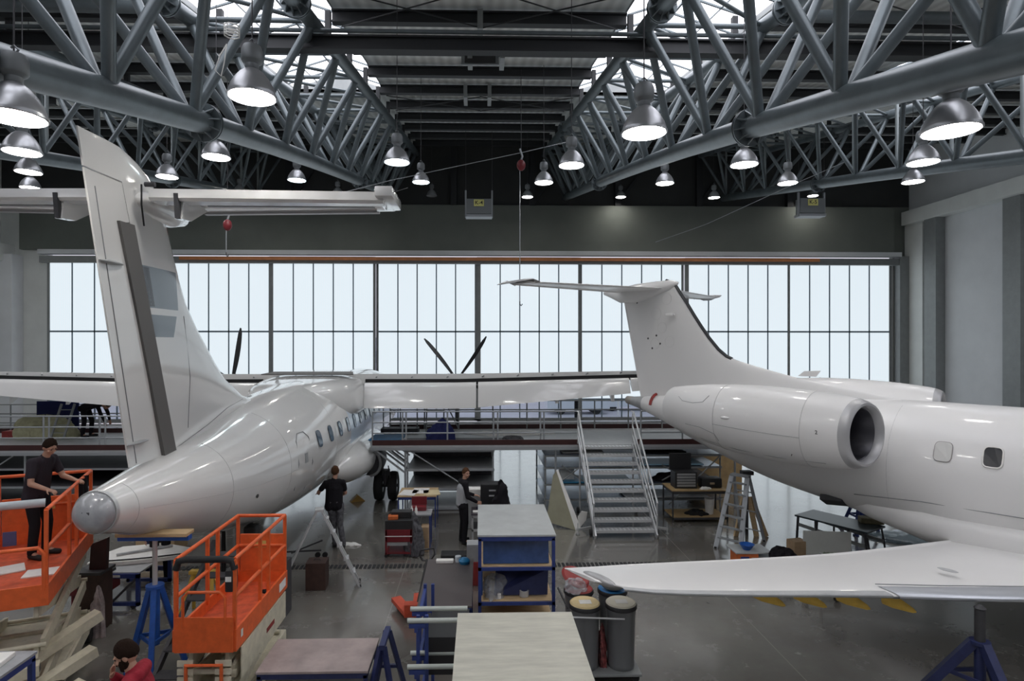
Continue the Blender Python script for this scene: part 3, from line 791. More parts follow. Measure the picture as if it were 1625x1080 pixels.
# tailplane
for s in (-1, 1):
    t_ = MB(); rg = []
    for k in range(9):
        u = k / 8; x = AX + s * (.12 + 3.45 * u)
        rg.append(airfoil(L_(x, 9.75 - .28 * u, 6.84), L_(x, 8.75 - .02 * u, 6.86), .17 - .05 * u, (0, 0, 1), 10, .9))
    sb = MB().loft(rg).build('tailplane', white, tp, True)
    rg = []
    for k in range(9):
        u = k / 8; x = AX + s * (.30 + 3.22 * u)
        rg.append([L_(x, 8.73, 6.94), L_(x, 8.73, 6.74), L_(x, 8.46 + .1 * u, 6.74), L_(x, 8.42 + .1 * u, 6.78), L_(x, 8.42 + .1 * u, 6.90)])
    el = MB().loft(rg).build('elevator', white, tp, True)
    MB().box(L_(AX + s * 3.55, 8.85, 6.88), (.26, .95, .15), None, .05).build('elevator_horn', white, el, True)
    MB().tube(L_(AX + s * 3.66, 8.45, 6.87), L_(AX + s * 3.9, 8.3, 6.9), .006, n=5).build('static_wick', dark, el)
    # hinge bay with fittings beneath and the pale leading edge strip
    MB().bb(s * .95, s * 3.35, 8.78 - 18, 8.86 - 18, 6.735, 6.775).build('hinge_cover', dullalu, sb)
    MB().loft([airfoil(L_(AX + s * x, 9.84 - .07 * x, 6.84), L_(AX + s * x, 9.55 - .07 * x, 6.84), .13, (0, 0, 1), 8, .9) for x in (.5, 1.5, 2.5, 3.3)]).build('deicing_edge', sil, sb, True)
    # mass balance arm fairing
    xb_ = s * .93 if s < 0 else s * .62
    MB().prism([(xb_, 8.55 - 18, 6.86), (xb_, 9.3 - 18, 6.78), (xb_, 8.78 - 18, 6.52), (xb_, 8.5 - 18, 6.50)], (.10 * s, 0, 0)).build('hinge_arm', white, sb)
    MB().prism([(xb_ + .02 * s, 8.50 - 18, 6.84), (xb_ + .02 * s, 8.53 - 18, 6.5), (xb_ + .02 * s, 8.46 - 18, 6.5), (xb_ + .02 * s, 8.42 - 18, 6.84)], (.06 * s, 0, 0)).build('hinge_gap', dark, sb)
bl = [[L_(AX + r * 1.0 * sin(2 * pi * i / 24), y, 6.80 + 1.2 * r * cos(2 * pi * i / 24)) for i in range(24)] for y, r in ((8.5, .03), (8.7, .12), (9.0, .17), (9.6, .18), (10.0, .10), (10.1, .02))]
bul = MB().loft(bl).build('tail_bullet', white, tp, True)
MB().path([L_(AX + .16, 8.5, 6.98), L_(AX + .15, 8.52, 6.7), L_(AX + .13, 8.62, 6.42)], .012, 6).build('bullet_seam', black, bul)
MB().tube(L_(AX + .1, 8.7, 7.03), L_(AX + .24, 8.7, 7.03), .035).build('tail_lamp', dark, bul, True)
# wing: centre section, outer panels, flaps
def wing_le(x): x = abs(x); return 19.95 if x < 4.3 else 19.95 - (x - 4.3) * .055
def wing_te(x): x = abs(x); return 17.85 if x < 4.3 else 17.85 + (x - 4.3) * .055
def wing_z(x): x = abs(x); return 3.68 + (0 if x < 4.3 else (x - 4.3) * .022)
rg = []
for k in range(-24, 25):
    x = 12.3 * k / 24
    rg.append(airfoil(L_(AX + x, wing_le(x), wing_z(x)), L_(AX + x, wing_te(x), wing_z(x) + .02), (.40 if abs(x) < 4.3 else .40 - (abs(x) - 4.3) * .022) * .95, (0, 0, 1), 10, .8))
wing = MB().loft(rg).build('wing', white, tp, True)
for s in (-1, 1):
    for (a, b, d0, d1, nm) in ((1.5, 4.78, .70, .72, 'flap'), (4.84, 9.4, .70, .42, 'flap'), (9.45, 12.0, .36, .24, 'aileron')):
        rg = []
        for k in range(7):
            u = k / 6; x = a + (b - a) * u; dd = d0 + (d1 - d0) * u; zt_ = wing_z(x) - .11; y0 = wing_te(x) - .05
            ln = dd
            rg.append([L_(AX + s * x, y0, zt_ + .03), L_(AX + s * x, y0 - .10, zt_ - .0), L_(AX + s * x, y0 - .16, zt_ - .1), L_(AX + s * x, y0 - .30, zt_ - ln), L_(AX + s * x, y0 - .26, zt_ - ln), L_(AX + s * x, y0 - .02, zt_ - .16)])
        fl_ = MB().loft(rg).build(nm, white, tp, True, ang=50)
    for xa, xb in ((1.5, 4.3), (4.3, 11.9)):
        MB().prism([L_(AX + s * xa, wing_te(xa) - .03, wing_z(xa) + .02), L_(AX + s * xb, wing_te(xb) - .03, wing_z(xb) + .02), L_(AX + s * xb, wing_te(xb) - .03, wing_z(xb) - .15), L_(AX + s * xa, wing_te(xa) - .03, wing_z(xa) - .15)], (0, .04, 0)).build('flap_gap', black, wing)
    for k, x in enumerate((2.4, 3.9, 5.6, 7.2, 8.9, 10.2)):
        MB().prism([L_(AX + s * x - .05, wing_te(x) - .1, wing_z(x) - .5), L_(AX + s * x - .05, wing_te(x) + .8, wing_z(x) - .2), L_(AX + s * x - .05, wing_te(x) - .15, wing_z(x) - .78 + (.3 if x > 9 else 0))], (.1, 0, 0)).build('flap_track', white, wing)
    pts_ = MB()
    for k in range(10):
        x = AX + s * (1.8 + k * 1.05); pts_.tube(L_(x, wing_te(x - AX) + .02, wing_z(x - AX) + .06), L_(x + .06, wing_te(x - AX) - .05, wing_z(x - AX) + .10), .02, n=6)
    pts_.build('wing_fittings', dullalu, wing)
    # engine nacelle and propeller
    ex = AX + s * 4.05
    def rings_n(prof, n=28, sq=1.0):
        return [[L_(ex + rx * sin(2 * pi * i / n), y, cz + rz2 * cos(2 * pi * i / n)) for i in range(n)] for y, rx, rz2, cz in prof]
    nac = MB().loft(rings_n([(18.1, .06, .05, 3.2), (18.5, .25, .2, 3.2), (19.0, .36, .36, 3.2), (19.6, .42, .48, 3.2), (20.9, .40, .50, 3.2), (21.5, .30, .38, 3.3), (21.62, .2, .22, 3.4)])).build('engine_nacelle', white, tp, True)
    MB().loft(rings_n([(18.2, .22, .10, 2.90), (18.7, .30, .14, 2.85), (19.3, .25, .1, 2.9)])).build('exhaust', dark, nac, True)
    MB().loft(rings_n([(21.6, .22, .22, 3.42), (21.9, .2, .2, 3.42), (22.15, .1, .1, 3.42), (22.2, .01, .01, 3.42)])).build('spinner', white, nac, True)
    for k, a0 in enumerate((-35, 37, 109, 181, 253) if s > 0 else (12, 84, 156, 228, 300)):
        a = radians(a0); rg = []
        for q in range(10):
            u = q / 9; r = .2 + 1.72 * u; ch = .19 * sin(pi * min(1, .25 + .62 * u)) ** .7 * (1 if u < .9 else 1 - (u - .9) * 5); sw = -.10 * u * u
            tw = radians(62 - 35 * u)
            c = V((sin(a), 0, cos(a))) * r + V((cos(a), 0, -sin(a))) * sw
            du = V((cos(a), 0, -sin(a))) * cos(tw) + V((0, 1, 0)) * sin(tw); dn = V((cos(a), 0, -sin(a))) * -sin(tw) + V((0, 1, 0)) * cos(tw)
            ce = c + L_(ex, 21.85, 3.42)
            rg.append([ce - du * ch / 2, ce + dn * .016, ce + du * ch / 2, ce - dn * .016])
        MB().loft(rg).build('propeller_blade', blackp, nac, True)
# wing to body fairing
rg = []
for y, hw_, zt2, zb2 in ((14.9, .35, 3.62, 2.9), (15.2, .8, 3.66, 2.8), (15.8, 1.2, 3.72, 2.7), (16.6, 1.42, 3.78, 2.6), (17.4, 1.5, 3.84, 2.55), (19.5, 1.5, 3.9, 2.55), (20.8, 1.3, 3.82, 2.6), (22.4, .6, 3.6, 2.8)):
    cz = (zt2 + zb2) / 2; hh = (zt2 - zb2) / 2; rr_ = []
    for i in range(40):
        a = 2 * pi * i / 40; c_, s_ = cos(a), sin(a)
        rr_.append(L_(AX + hw_ * (abs(s_) ** .45) * (1 if s_ >= 0 else -1), y, cz + hh * (abs(c_) ** .6) * (1 if c_ >= 0 else -1)))
    rg.append(rr_)
wf = MB().loft(rg).build('wing_fairing', white, tp, True)
MB().prism([L_(AX - 1.3, 17.1, 3.86), L_(AX + 1.3, 17.1, 3.86), L_(AX + 1.15, 17.75, 3.90), L_(AX - 1.15, 17.75, 3.90)], (0, 0, .03)).build('fairing_access_panel', MATS['spar_grey'], wf)
for s in (-1, 1):
    # gear pods with an open wheel bay, leg and twin wheels
    pod = [[L_(AX + s * (1.05 + rx * sin(2 * pi * i / 32)), y, 1.42 + rz2 * cos(2 * pi * i / 32)) for i in range(32)] for y, rx, rz2 in ((15.6, .05, .05), (15.9, .38, .3), (16.5, .68, .5), (17.3, .82, .6), (18.2, .86, .62), (19.6, .86, .62), (20.6, .7, .5), (21.6, .3, .25), (21.9, .05, .05))]
    pd = MB().loft(pod).build('gear_pod', white, tp, True)
    bay = MB().ball(L_(AX + s * 1.66, 18.15, 1.28), (.40, .95, .47), 20, 12).build('wheel_bay', dark, pd, True)
    rm = MB().path([L_(AX + s * 1.62 + s * .42 * cos(a) * 0 + 0, 17.35 + .0 * a, 1.3) for a in (0, 1)], .01)
    rim = MB(); 
    rim.path([L_(AX + s * (1.70 + .30 * sin(a)), 17.5 - .05 * cos(a), 1.28 + .38 * cos(a)) for a in [pi * k / 10 for k in range(11)]], .045, 8)
    rim.build('bay_rim', dullalu, pd, True)
    gear = MB(); gx = AX + s * 2.05
    gear.tube(L_(AX + s * 1.75, 18.3, 1.35), L_(gx, 18.3, .5), .075, n=12); gear.tube(L_(AX + s * 1.5, 18.9, 1.3), L_(gx, 18.35, .6), .05, n=10)
    gear.tube(L_(gx, 18.1, .95), L_(gx, 18.1, .5), .06, n=10); gear.tube(L_(gx - .35, 18.3, .44), L_(gx + .35, 18.3, .44), .05, n=10)
    gear.box(L_(gx, 18.2, .8), (.22, .26, .3), None, .03); gear.tube(L_(gx + .1, 18.0, 1.1), L_(gx + .16, 18.0, .7), .02, n=6)
    gr = gear.build('gear_leg', dark, tp, True)
    for dx in (-.21, .21):
        R90 = Matrix.Rotation(pi / 2, 3, 'Y')
        wl = MB().lathe([(.2, -.1), (.33, -.14), (.41, -.12), (.435, -.05), (.435, .05), (.41, .12), (.33, .14), (.2, .1)], L_(gx + dx, 18.3, .437), 32, R90).build('wheel', black, tp, True)
        MB().lathe([(.05, -.11), (.19, -.105), (.2, -.08), (.2, .08), (.19, .105), (.05, .11)], L_(gx + dx, 18.3, .437), 20, R90).build('hub', dullalu, wl, True)
ng = MB(); ng.tube(L_(AX, 27.8, 1.1), L_(AX, 27.8, .35), .06); ng.build('nose_gear_leg', dark, tp, True)
for dx in (-.14, .14): MB().lathe([(.05, -.07), (.2, -.08), (.25, 0), (.2, .08), (.05, .07)], L_(AX + dx, 27.8, .25), 20, Matrix.Rotation(pi / 2, 3, 'Y')).build('wheel', black, tp, True)
# cabin windows, doors, seams on the visible side
def side_pt(y, z, off=.003, s=1):
    r = fr_(y); c = fc_(y); h = sqrt(max(.01, r * r - (z - c) ** 2)); return L_(AX + s * (h + off), y, z)
for s in (1, -1):
    for k in range(15):
        y = 13.55 + k * .80
        pl = []
        for i in range(16):
            a = 2 * pi * i / 16; ca, sa = cos(a), sin(a)
            pl.append(side_pt(y + .13 * (abs(ca) ** .6) * (1 if ca > 0 else -1), 2.62 + .19 * (abs(sa) ** .6) * (1 if sa > 0 else -1), .014, s))
        MB().prism(pl, (s * .006, 0, 0)).build('window', glassblue, tp)
def outline(pts, r=.008, s=1): return MB().path([side_pt(y, z, .010, s) for y, z in pts], r, 5)
dr_ = outline([(12.35, 1.75), (12.3, 2.3), (12.38, 2.75), (12.55, 2.88), (12.85, 2.88), (13.0, 2.75), (13.02, 2.2), (13.0, 1.62), (12.9, 1.5)]); dr_.build('rear_door_outline', seam, tp)
MB().prism([side_pt(12.62, 2.45), side_pt(12.78, 2.45), side_pt(12.78, 2.25), side_pt(12.62, 2.25)], (.006, 0, 0)).build('door_handle_plate', dullalu, tp)
for y in (8.12, 10.1, 12.0, 14.75):
    MB().path([side_pt(y, fc_(y) + fr_(y) * .96 * cos(a), .001) for a in [radians(d) for d in range(8, 176, 8)]], .004, 5).build('fuselage_seam', M('faint_seam', (.52, .52, .52), .5), tp)
MB().path([side_pt(y, fc_(y) - .1 * fr_(y) + .02, .001) for y in (8.2, 9, 10, 11, 12, 12.3)], .004, 5).build('fuselage_seam', MATS['faint_seam'], tp)
MB().ball(side_pt(10.85, 2.02), (.012, .05, .035)).build('drain_port', dark, tp, True)
# airline stripe with window reflection painted in: pale blue band over the forward windows
rg = []
for k in range(21):
    y = 16.2 + k * .55; rg.append([side_pt(y, 2.05 + 1.15 * i / 8, .002) for i in range(9)])
MB().loft(rg, cap=False, closed=False).build('livery_reflection_band', M('pale_blue_livery_reflection', (.55, .65, .76), .25, coat=.5), tp, True)

# ================================================================== REAR-ENGINED JET
JA = V((9.5, 10.8, 0)); JR = atan2(.806, -.592)
jt = thing('rear_engine_jet', 'plain white jet with T-tail and silver-lipped engine, wing reaching towards the bins', 'aircraft', JA, JR)
JY = [-14.2, -13.6, -12.5, -10.8, -9.0, 0.2, 1.2, 2.4, 4.0, 6.0, 7.2, 8.0]
JRr = [.05, .45, .85, 1.2, 1.345, 1.345, 1.29, 1.16, .99, .64, .38, .20]
JC = [1.75, 1.8, 1.95, 2.15, 2.26, 2.26, 2.32, 2.40, 2.50, 2.74, 2.93, 3.02]
def jr_(x): return spline(JY, JRr, x)
def jc_(x): return spline(JY, JC, x)
rg = []
for k in range(121):
    x = JY[0] + (JY[-1] - JY[0]) * k / 120; r = jr_(x); c = jc_(x)
    rg.append([V((x, r * sin(2 * pi * i / 56), c + r * cos(2 * pi * i / 56))) for i in range(56)])
MB().loft(rg).build('fuselage', whiteb, jt, True)
def circ(x, r, c, y=0, n=32, rz2=None): return [V((x, y + r * sin(2 * pi * i / n), c + (rz2 or r) * cos(2 * pi * i / n))) for i in range(n)]
tc_ = MB().loft([circ(7.98, .205, 3.02), circ(8.2, .17, 3.04), circ(8.42, .13, 3.06)]).build('tail_cone', dullalu, jt, True)
MB().loft([circ(8.42, .135, 3.06), circ(8.62, .115, 3.08), circ(8.64, .10, 3.08), circ(8.5, .09, 3.08)]).build('exhaust_pipe', M('warm_grey_metal', (.45, .42, .38), .4, .5), tc_, True)
# red intake cover strapped over the cone
cv = MB().path([(7.55, .33 * sin(a), 2.98 + .345 * cos(a)) for a in [radians(d) for d in (8, 25, 45, 65, 82)]], .04, 8)
cv.build('intake_cover', redw, jt, True)
# belly fairing
rg = []
for x, hw_, zt2, zb2 in ((2.75, .1, 1.50, 1.46), (2.4, .50, 1.66, 1.32), (1.8, .95, 1.78, 1.20), (.8, 1.24, 1.86, 1.02), (-.8, 1.35, 1.90, .88), (-5.0, 1.38, 1.86, .8), (-6.5, 1.2, 1.75, .86), (-8.0, .6, 1.5, 1.0)):
    cz = (zt2 + zb2) / 2; hh = (zt2 - zb2) / 2
    rg.append([V((x, hw_ * (abs(sin(2 * pi * i / 40)) ** .55) * (1 if sin(2 * pi * i / 40) >= 0 else -1), cz + hh * (abs(cos(2 * pi * i / 40)) ** .8) * (1 if cos(2 * pi * i / 40) >= 0 else -1))) for i in range(40)])
bf = MB().loft(rg).build('belly_fairing', whiteb, jt, True)
MB().box((2.55, .62, 1.44), (.46, .34, .13), (.5, .12, 0), .03).build('aft_fairing_seal', dark, bf)
ln = MB().path([(x, sqrt(max(.02, jr_(x) ** 2 - (z - jc_(x)) ** 2)) + .012, z) for x, z in ((2.0, 1.74), (1.6, 1.79), (.8, 1.88), (-.8, 1.915), (-2.5, 1.93), (-4, 1.93))], .008, 5)
ln.build('fairing_seam', seam, bf)
MB().path([(-.75, 1.36 * c_ + .01, z) for z, c_ in ((1.84, .93), (1.6, .985), (1.34, 1.0), (1.05, .95))], .006, 5).build('fairing_seam', seam, bf)
# fin
JLz = [3.0, 3.4, 3.62, 3.80, 3.98, 4.2, 4.42, 5.16, 5.85, 6.40]; JLx = [-.6, .5, 1.6, 2.7, 3.7, 4.62, 5.4, 6.10, 6.58, 6.98]
def jle(z): return spline(JLz, JLx, z)
def jte(z): return 8.05 + (z - 2.95) * .225
rg = []
for z in (3.0, 3.3, 3.5, 3.62, 3.72, 3.85, 3.98, 4.1, 4.25, 4.42, 4.7, 5.0, 5.4, 5.8, 6.1, 6.36):
    a, b = jle(z), jte(z); T = .30 - .035 * (z - 3)
    rg.append([V(p) for p in airfoil((a, 0, z), (b, 0, z), T * 1.0, (0, 1, 0), 14, .25)])
jfin = MB().loft(rg).build('fin', whiteb, jt, True)
MB().path([(jle(z) - .0, 0, z) for z in (4.36, 4.42, 4.6, 4.9, 5.2, 5.5, 5.85, 6.1, 6.42)] + [(7.25, 0, 6.52)], .045, 8).build('leading_edge_boot', boot, jt, True)
def jfx(x, z):
    a, b = jle(z), jte(z); q = max(0., min(1., (x - a) / (b - a))); T = .30 - .035 * (z - 3)
    return 5 * T * (.2969 * sqrt(q) - .126 * q - .3516 * q * q + .2843 * q**3 - .1015 * q**4) * .5
dots = [(8.25, 5.95), (7.55, 4.98), (7.85, 4.90), (7.42, 4.75), (7.7, 4.62)]
for x, z in dots: MB().ball((x, jfx(x, z), z), (.03, .012, .03), 10, 6).build('mounting_hole', dark, jfin, True)
for x, z, r in ((7.2, 6.0, .16), (7.55, 5.6, .17), (7.35, 5.2, .15), (7.6, 4.75, .15), (7.1, 4.8, .15)):
    MB().path([(x + r * cos(a), jfx(x + r * cos(a), z + r * sin(a)) + .001, z + r * sin(a)) for a in [2 * pi * k / 20 for k in range(21)]], .0035, 4).build('removed_marking', M('ghost_marking', (.62, .61, .60), .5), jfin)
MB().box((7.0, .17, 5.55), (.22, .12, .07), (0, 0, 0), .02).build('air_scoop', whiteb, jfin, True)
# tailplane with drooping tips, bullet fairing
for s in (-1, 1):
    rg = []
    for k in range(11):
        u = k / 10; y = s * (.06 + 4.1 * u)
        rg.append([V(p) for p in airfoil((7.25 + .95 * u, y, 6.30), (8.75 + .15 * u, y, 6.29), .15 - .05 * u, (0, 0, 1), 8, .5)])
    sb = MB().loft(rg).build('tailplane', whiteb, jt, True)
    MB().loft([[V(p) for p in airfoil((8.05, s * 4.0, 6.30), (9.05, s * 4.0, 6.29), .12, (0, 0, 1), 8, .5)], [V(p) for p in airfoil((8.10, s * 4.18, 6.36), (9.15, s * 4.18, 6.38), .10, (0, 0, 1), 8, .5)], [V(p) for p in airfoil((8.75, s * 4.6, 6.26), (9.05, s * 4.6, 6.26), .04, (0, 0, 1), 8, .5)]]).build('elevator_horn', sil, sb, True)
    MB().tube((8.76, s * .5, 6.29), (8.9, s * 4.0, 6.29), .012, n=6).build('elevator_seam', seam, sb)
rg = [circ(6.85, .03, 6.42, rz2=.03), circ(7.1, .14, 6.38, rz2=.14), circ(7.6, .2, 6.30, rz2=.22), circ(8.3, .2, 6.22, rz2=.28), circ(8.9, .16, 6.2, rz2=.22), circ(9.3, .08, 6.28, rz2=.12), circ(9.55, .03, 6.31, rz2=.05)]
MB().loft(rg).build('tail_bullet', whiteb, jt, True)
# engines
for s in (1, -1):
    y0 = s * 2.08
    pr = [(1.42, .50, 3.10), (1.37, .535, 3.10), (1.38, .575, 3.10), (1.44, .615, 3.10), (1.52, .64, 3.10)]
    body = [(1.52, .64, 3.10), (1.65, .668, 3.10), (1.9, .70, 3.10), (2.5, .74, 3.11), (3.2, .75, 3.13), (3.9, .72, 3.16), (4.6, .64, 3.20), (5.1, .55, 3.24), (5.45, .47, 3.27), (5.5, .44, 3.27), (5.2, .36, 3.26)]
    def circ(x, r, c, y=0, n=32, rz2=None, s_=s, y0_=y0):
        w_ = 1 if x < 1.75 else max(0, 1 - (x - 1.75) / 1.2)
        return [V((x + s_ * (r * sin(2 * pi * i / n)) * .16 * w_, y + r * sin(2 * pi * i / n), c + (rz2 or r) * cos(2 * pi * i / n))) for i in range(n)]
    nac = MB().loft([circ(x, r, c, y0, 48) for x, r, c in body], cap=False).build('engine_nacelle', whiteb, jt, True)
    MB().loft([circ(x, r, c, y0, 48) for x, r, c in [(1.52, .63, 3.1), (1.7, .48, 3.1), (1.5, .485, 3.1)] + pr + [(1.52, .642, 3.1)]], cap=False).build('intake_lip', sil, nac, True)
    MB().loft([circ(x, r, c, y0, 48) for x, r, c in [(1.50, .488, 3.1), (1.52, .470, 3.1), (2.0, .468, 3.1), (2.72, .48, 3.1)]], cap=False).build('intake_duct', duct, nac, True)
    fan = MB(); 
    fan.loft([circ(x, r, 3.1, y0, 24) for x, r in [(2.4, .01), (2.46, .08), (2.6, .15), (2.7, .16)]])
    for k in range(28):
        a = 2 * pi * k / 28; d = V((0, sin(a), cos(a))); tn = V((0, cos(a), -sin(a)))
        c0 = V((2.6, y0, 3.1)) + d * .13; c1 = V((2.6, y0, 3.1)) + d * .44
        fan.prism([c0 - tn * .012 - V((.03, 0, 0)), c0 + tn * .012 + V((.03, 0, 0)), c1 + tn * .035 + V((.02, 0, 0)), c1 - tn * .035 - V((.02, 0, 0))], (.006, 0, 0))
    fan.build('fan', M('fan_blade', (.022, .022, .026), .6), nac, True)
    MB().loft([circ(2.70, .48, 3.1, y0, 32), circ(2.71, .48, 3.1, y0, 32)]).build('fan_backing', black, nac)
    MB().loft([circ(5.15, .40, 3.26, y0, 32), circ(5.18, .40, 3.26, y0, 32)]).build('nozzle_inner', dark, nac)
    # pylon
    MB().loft([[V(p) for p in airfoil((2.2, yy, 3.12), (5.2, yy, 3.18), .26, (0, 0, 1), 10, .3)] for yy in (s * .5, s * 1.6)]).build('pylon', whiteb, jt, True)
    def nc(x, a, off=.002):
        r = spline([b[0] for b in body[:9]], [b[1] for b in body[:9]], x); c = spline([b[0] for b in body[:9]], [b[2] for b in body[:9]], x)
        return V((x, y0 + s * (r + off) * cos(radians(a)), c + (r + off) * sin(radians(a))))
    se = MATS['faint_seam']
    MB().path([nc(2.25, a) for a in range(-90, 91, 10)], .004, 5).build('cowl_seam', se, nac)
    MB().path([nc(4.05, a) for a in range(-90, 91, 10)], .004, 5).build('cowl_seam', se, nac)
    MB().path([nc(x, -8) for x in (2.25, 2.8, 3.4, 4.05)], .004, 5).build('cowl_seam', seam, nac)
    MB().path([nc(x, -52) for x in (1.9, 2.8, 3.6, 4.4, 5.2)], .004, 5).build('cowl_seam', seam, nac)
    MB().path([nc(4.25, 42), nc(4.35, 28), nc(4.6, 24), nc(4.9, 26), nc(5.05, 36)], .005, 5).build('cowl_seam', seam, nac)
    MB().path([nc(4.0, -40), nc(4.05, -26), nc(4.4, -20), nc(4.8, -22)], .005, 5).build('cowl_seam', seam, nac)
    MB().ball(nc(3.75, 6), (.10, .03, .03)).build('vent_fairing', whiteb, nac, True)
    if s > 0:
        for txt, x, a in (('2', 1.95, 3), ('1', 2.45, -38)):
            p = nc(x, a, .006); text(txt, .10, blackp, nac, p, (pi / 2 - radians(a) * -1, 0, pi), 'cowl_number', .001)
# wings
for s in (1, -1):
    st = [(.9, -2.95, .25, 1.25), (3.7, -.98, 1.22, 1.33), (5.0, -.02, 1.75, 1.39), (7.6, 1.72, 2.88, 1.52), (7.92, 2.0, 2.98, 1.54), (8.05, 2.45, 3.06, 1.55)]
    rg = []; ysx = [q[0] for q in st]
    for k in range(21):
        y = .9 + (8.05 - .9) * k / 20
        a = spline(ysx, [q[1] for q in st], y); b = spline(ysx, [q[2] for q in st], y); z = spline(ysx, [q[3] for q in st], y)
        rg.append([V(p) for p in airfoil((a, s * y, z), (b, s * y, z), (b - a) * .145, (0, 0, 1), 14, .12)])
    wg = MB().loft(rg).build('wing', whiteb, jt, True)
    # bright leading edge: slat-like section inboard, narrow edge outboard
    def lead(y0_, y1_, ch, nm, m, push=0):
        rg = []
        for k in range(11):
            y = y0_ + (y1_ - y0_) * k / 10
            a = spline(ysx, [q[1] for q in st], y); b = spline(ysx, [q[2] for q in st], y); z = spline(ysx, [q[3] for q in st], y)
            T = (b - a) * .145; up_, lo_ = [], []
            for i in range(9):
                x = ch * (i / 8) ** 2; h = 5 * T * (.2969 * sqrt(x) - .126 * x - .3516 * x * x + .2843 * x**3) * .5 + .006
                up_.append(V((a - .012 - push + x * (b - a), s * y, z + h))); lo_.append(V((a - .012 - push + x * (b - a), s * y, z - h)))
            rg.append(up_[::-1] + lo_[1:])
        return MB().loft(rg, cap=False, closed=False).build(nm, m, wg, True)
    lead(1.2, 4.95, .15, 'slat', M('slat_metal', (.56, .58, .62), .25, .6), .02)
    lead(5.0, 7.95, .06, 'leading_edge', dullalu)
    MB().path([(spline(ysx, [q[1] for q in st], y) + .26, s * y, spline(ysx, [q[3] for q in st], y) + .125 - .01 * (y - 1)) for y in (1.2, 2.2, 3.2, 4.2, 4.95)], .007, 5).build('slat_seam', seam, wg)
    MB().ball((-.25, s * 3.62, 1.492), (.13, .06, .012), 16, 6).build('fuel_cap', dullalu, wg, True)
    MB().ball((2.5, s * 7.95, 1.55), (.30, .07, .065), 16, 8).build('nav_light', glassdark if False else sil, wg, True)
    if s < 0: continue
# yellow protective covers below the near wing
for px, py in ((1197, 945), (1262, 947), (1330, 950), (1402, 955)):
    p = P(px, py, 8.35 + (px - 1197) * -.0005); R_ = Matrix.Rotation(-JR, 3, 'Z')
    q = R_ @ (V((p.x, p.y, 0)) - JA)
    q.z = p.z + .08
    c2 = MB(); 
    rg = []
    for u, r in ((0, .085), (.3, .08), (.6, .055), (.9, .03), (1.0, .008)):
        ce = q + (R_ @ V((.38 * u, -.12 * u, -.17 * u))); rg.append([ce + V((0, r * cos(2 * pi * i / 12), r * 1.2 * sin(2 * pi * i / 12))) for i in range(12)])
    c2.loft(rg).build('flap_track_cover', yellow, jt, True)
# cabin windows of the jet
for k in range(14):
    x = .47 - .70 * k
    for s in (1, -1):
        pl = []; cx = []
        for i in range(20):
            a = 2 * pi * i / 20; ca, sa = cos(a), sin(a)
            xx = x + .135 * (abs(ca) ** .5) * (1 if ca > 0 else -1); zz = 2.83 + .165 * (abs(sa) ** .5) * (1 if sa > 0 else -1)
            pl.append(V((xx, s * (sqrt(jr_(xx) ** 2 - (zz - jc_(xx)) ** 2) + .014), zz)))
        if k == 0:
            wpl = MB().prism(pl, (0, s * .006, 0)).build('blanked_window', M('blank_window', (.60, .60, .585), .5), jt)
            MB().path(pl + [pl[0]], .008, 5).build('window_seal', M('window_seal', (.36, .34, .34), .5), wpl)
        else:
            wpl = MB().prism(pl, (0, s * .006, 0)).build('cabin_window', glassdark, jt)
            MB().path(pl + [pl[0]], .014, 5).build('window_seal', paper, wpl)
for x in (1.35, -3.4):
    MB().path([(x, (jr_(x) + .001) * sin(radians(d)), jc_(x) + (jr_(x) + .001) * cos(radians(d))) for d in range(20, 120, 8)], .003, 5).build('fuselage_seam', MATS['faint_seam'], jt)
MB().prism([(3.2, -.02, 4.0), (3.6, -.02, 4.0), (3.45, -.02, 4.12), (3.1, -.02, 4.14)], (0, .04, 0)).build('antenna', whiteb, jt)
MB().tube((-2.2, 0, 3.5), (-2.35, 0, 4.1), .012, n=6).build('antenna', dark, jt)
# gear on the far side, mostly hidden
for y in (-1.5, 1.5):
    g = MB().tube((-1.3, y, 1.0), (-1.3, y, .4), .08).build('gear_leg', dark, jt, True)
    for dy in (-.16, .16): MB().lathe([(.1, -.09), (.33, -.1), (.38, 0), (.33, .1), (.1, .09)], (-1.3, y + dy, .38), 28, Matrix.Rotation(pi / 2, 3, 'X')).build('wheel', black, jt, True)
# ================================================================== WORK STANDS, LIFTS AND LADDERS
def railing(parent, pts, posts, zs_, h, m=gal, r=.024, name='guardrail'):
    """posts at the given points with horizontal tubes between them"""
    for p in posts: MB().tube((p[0], p[1], zs_), (p[0], p[1], zs_ + h), r, n=10).build('rail_post', m, parent, True, ang=50)
    mb = MB()
    for f in (1.0, .68, .36):
        for a, b in zip(pts[:-1], pts[1:]): mb.tube((a[0], a[1], zs_ + h * f), (b[0], b[1], zs_ + h * f), r * .85, n=8)
    mb.build(name, m, parent, True, ang=50)

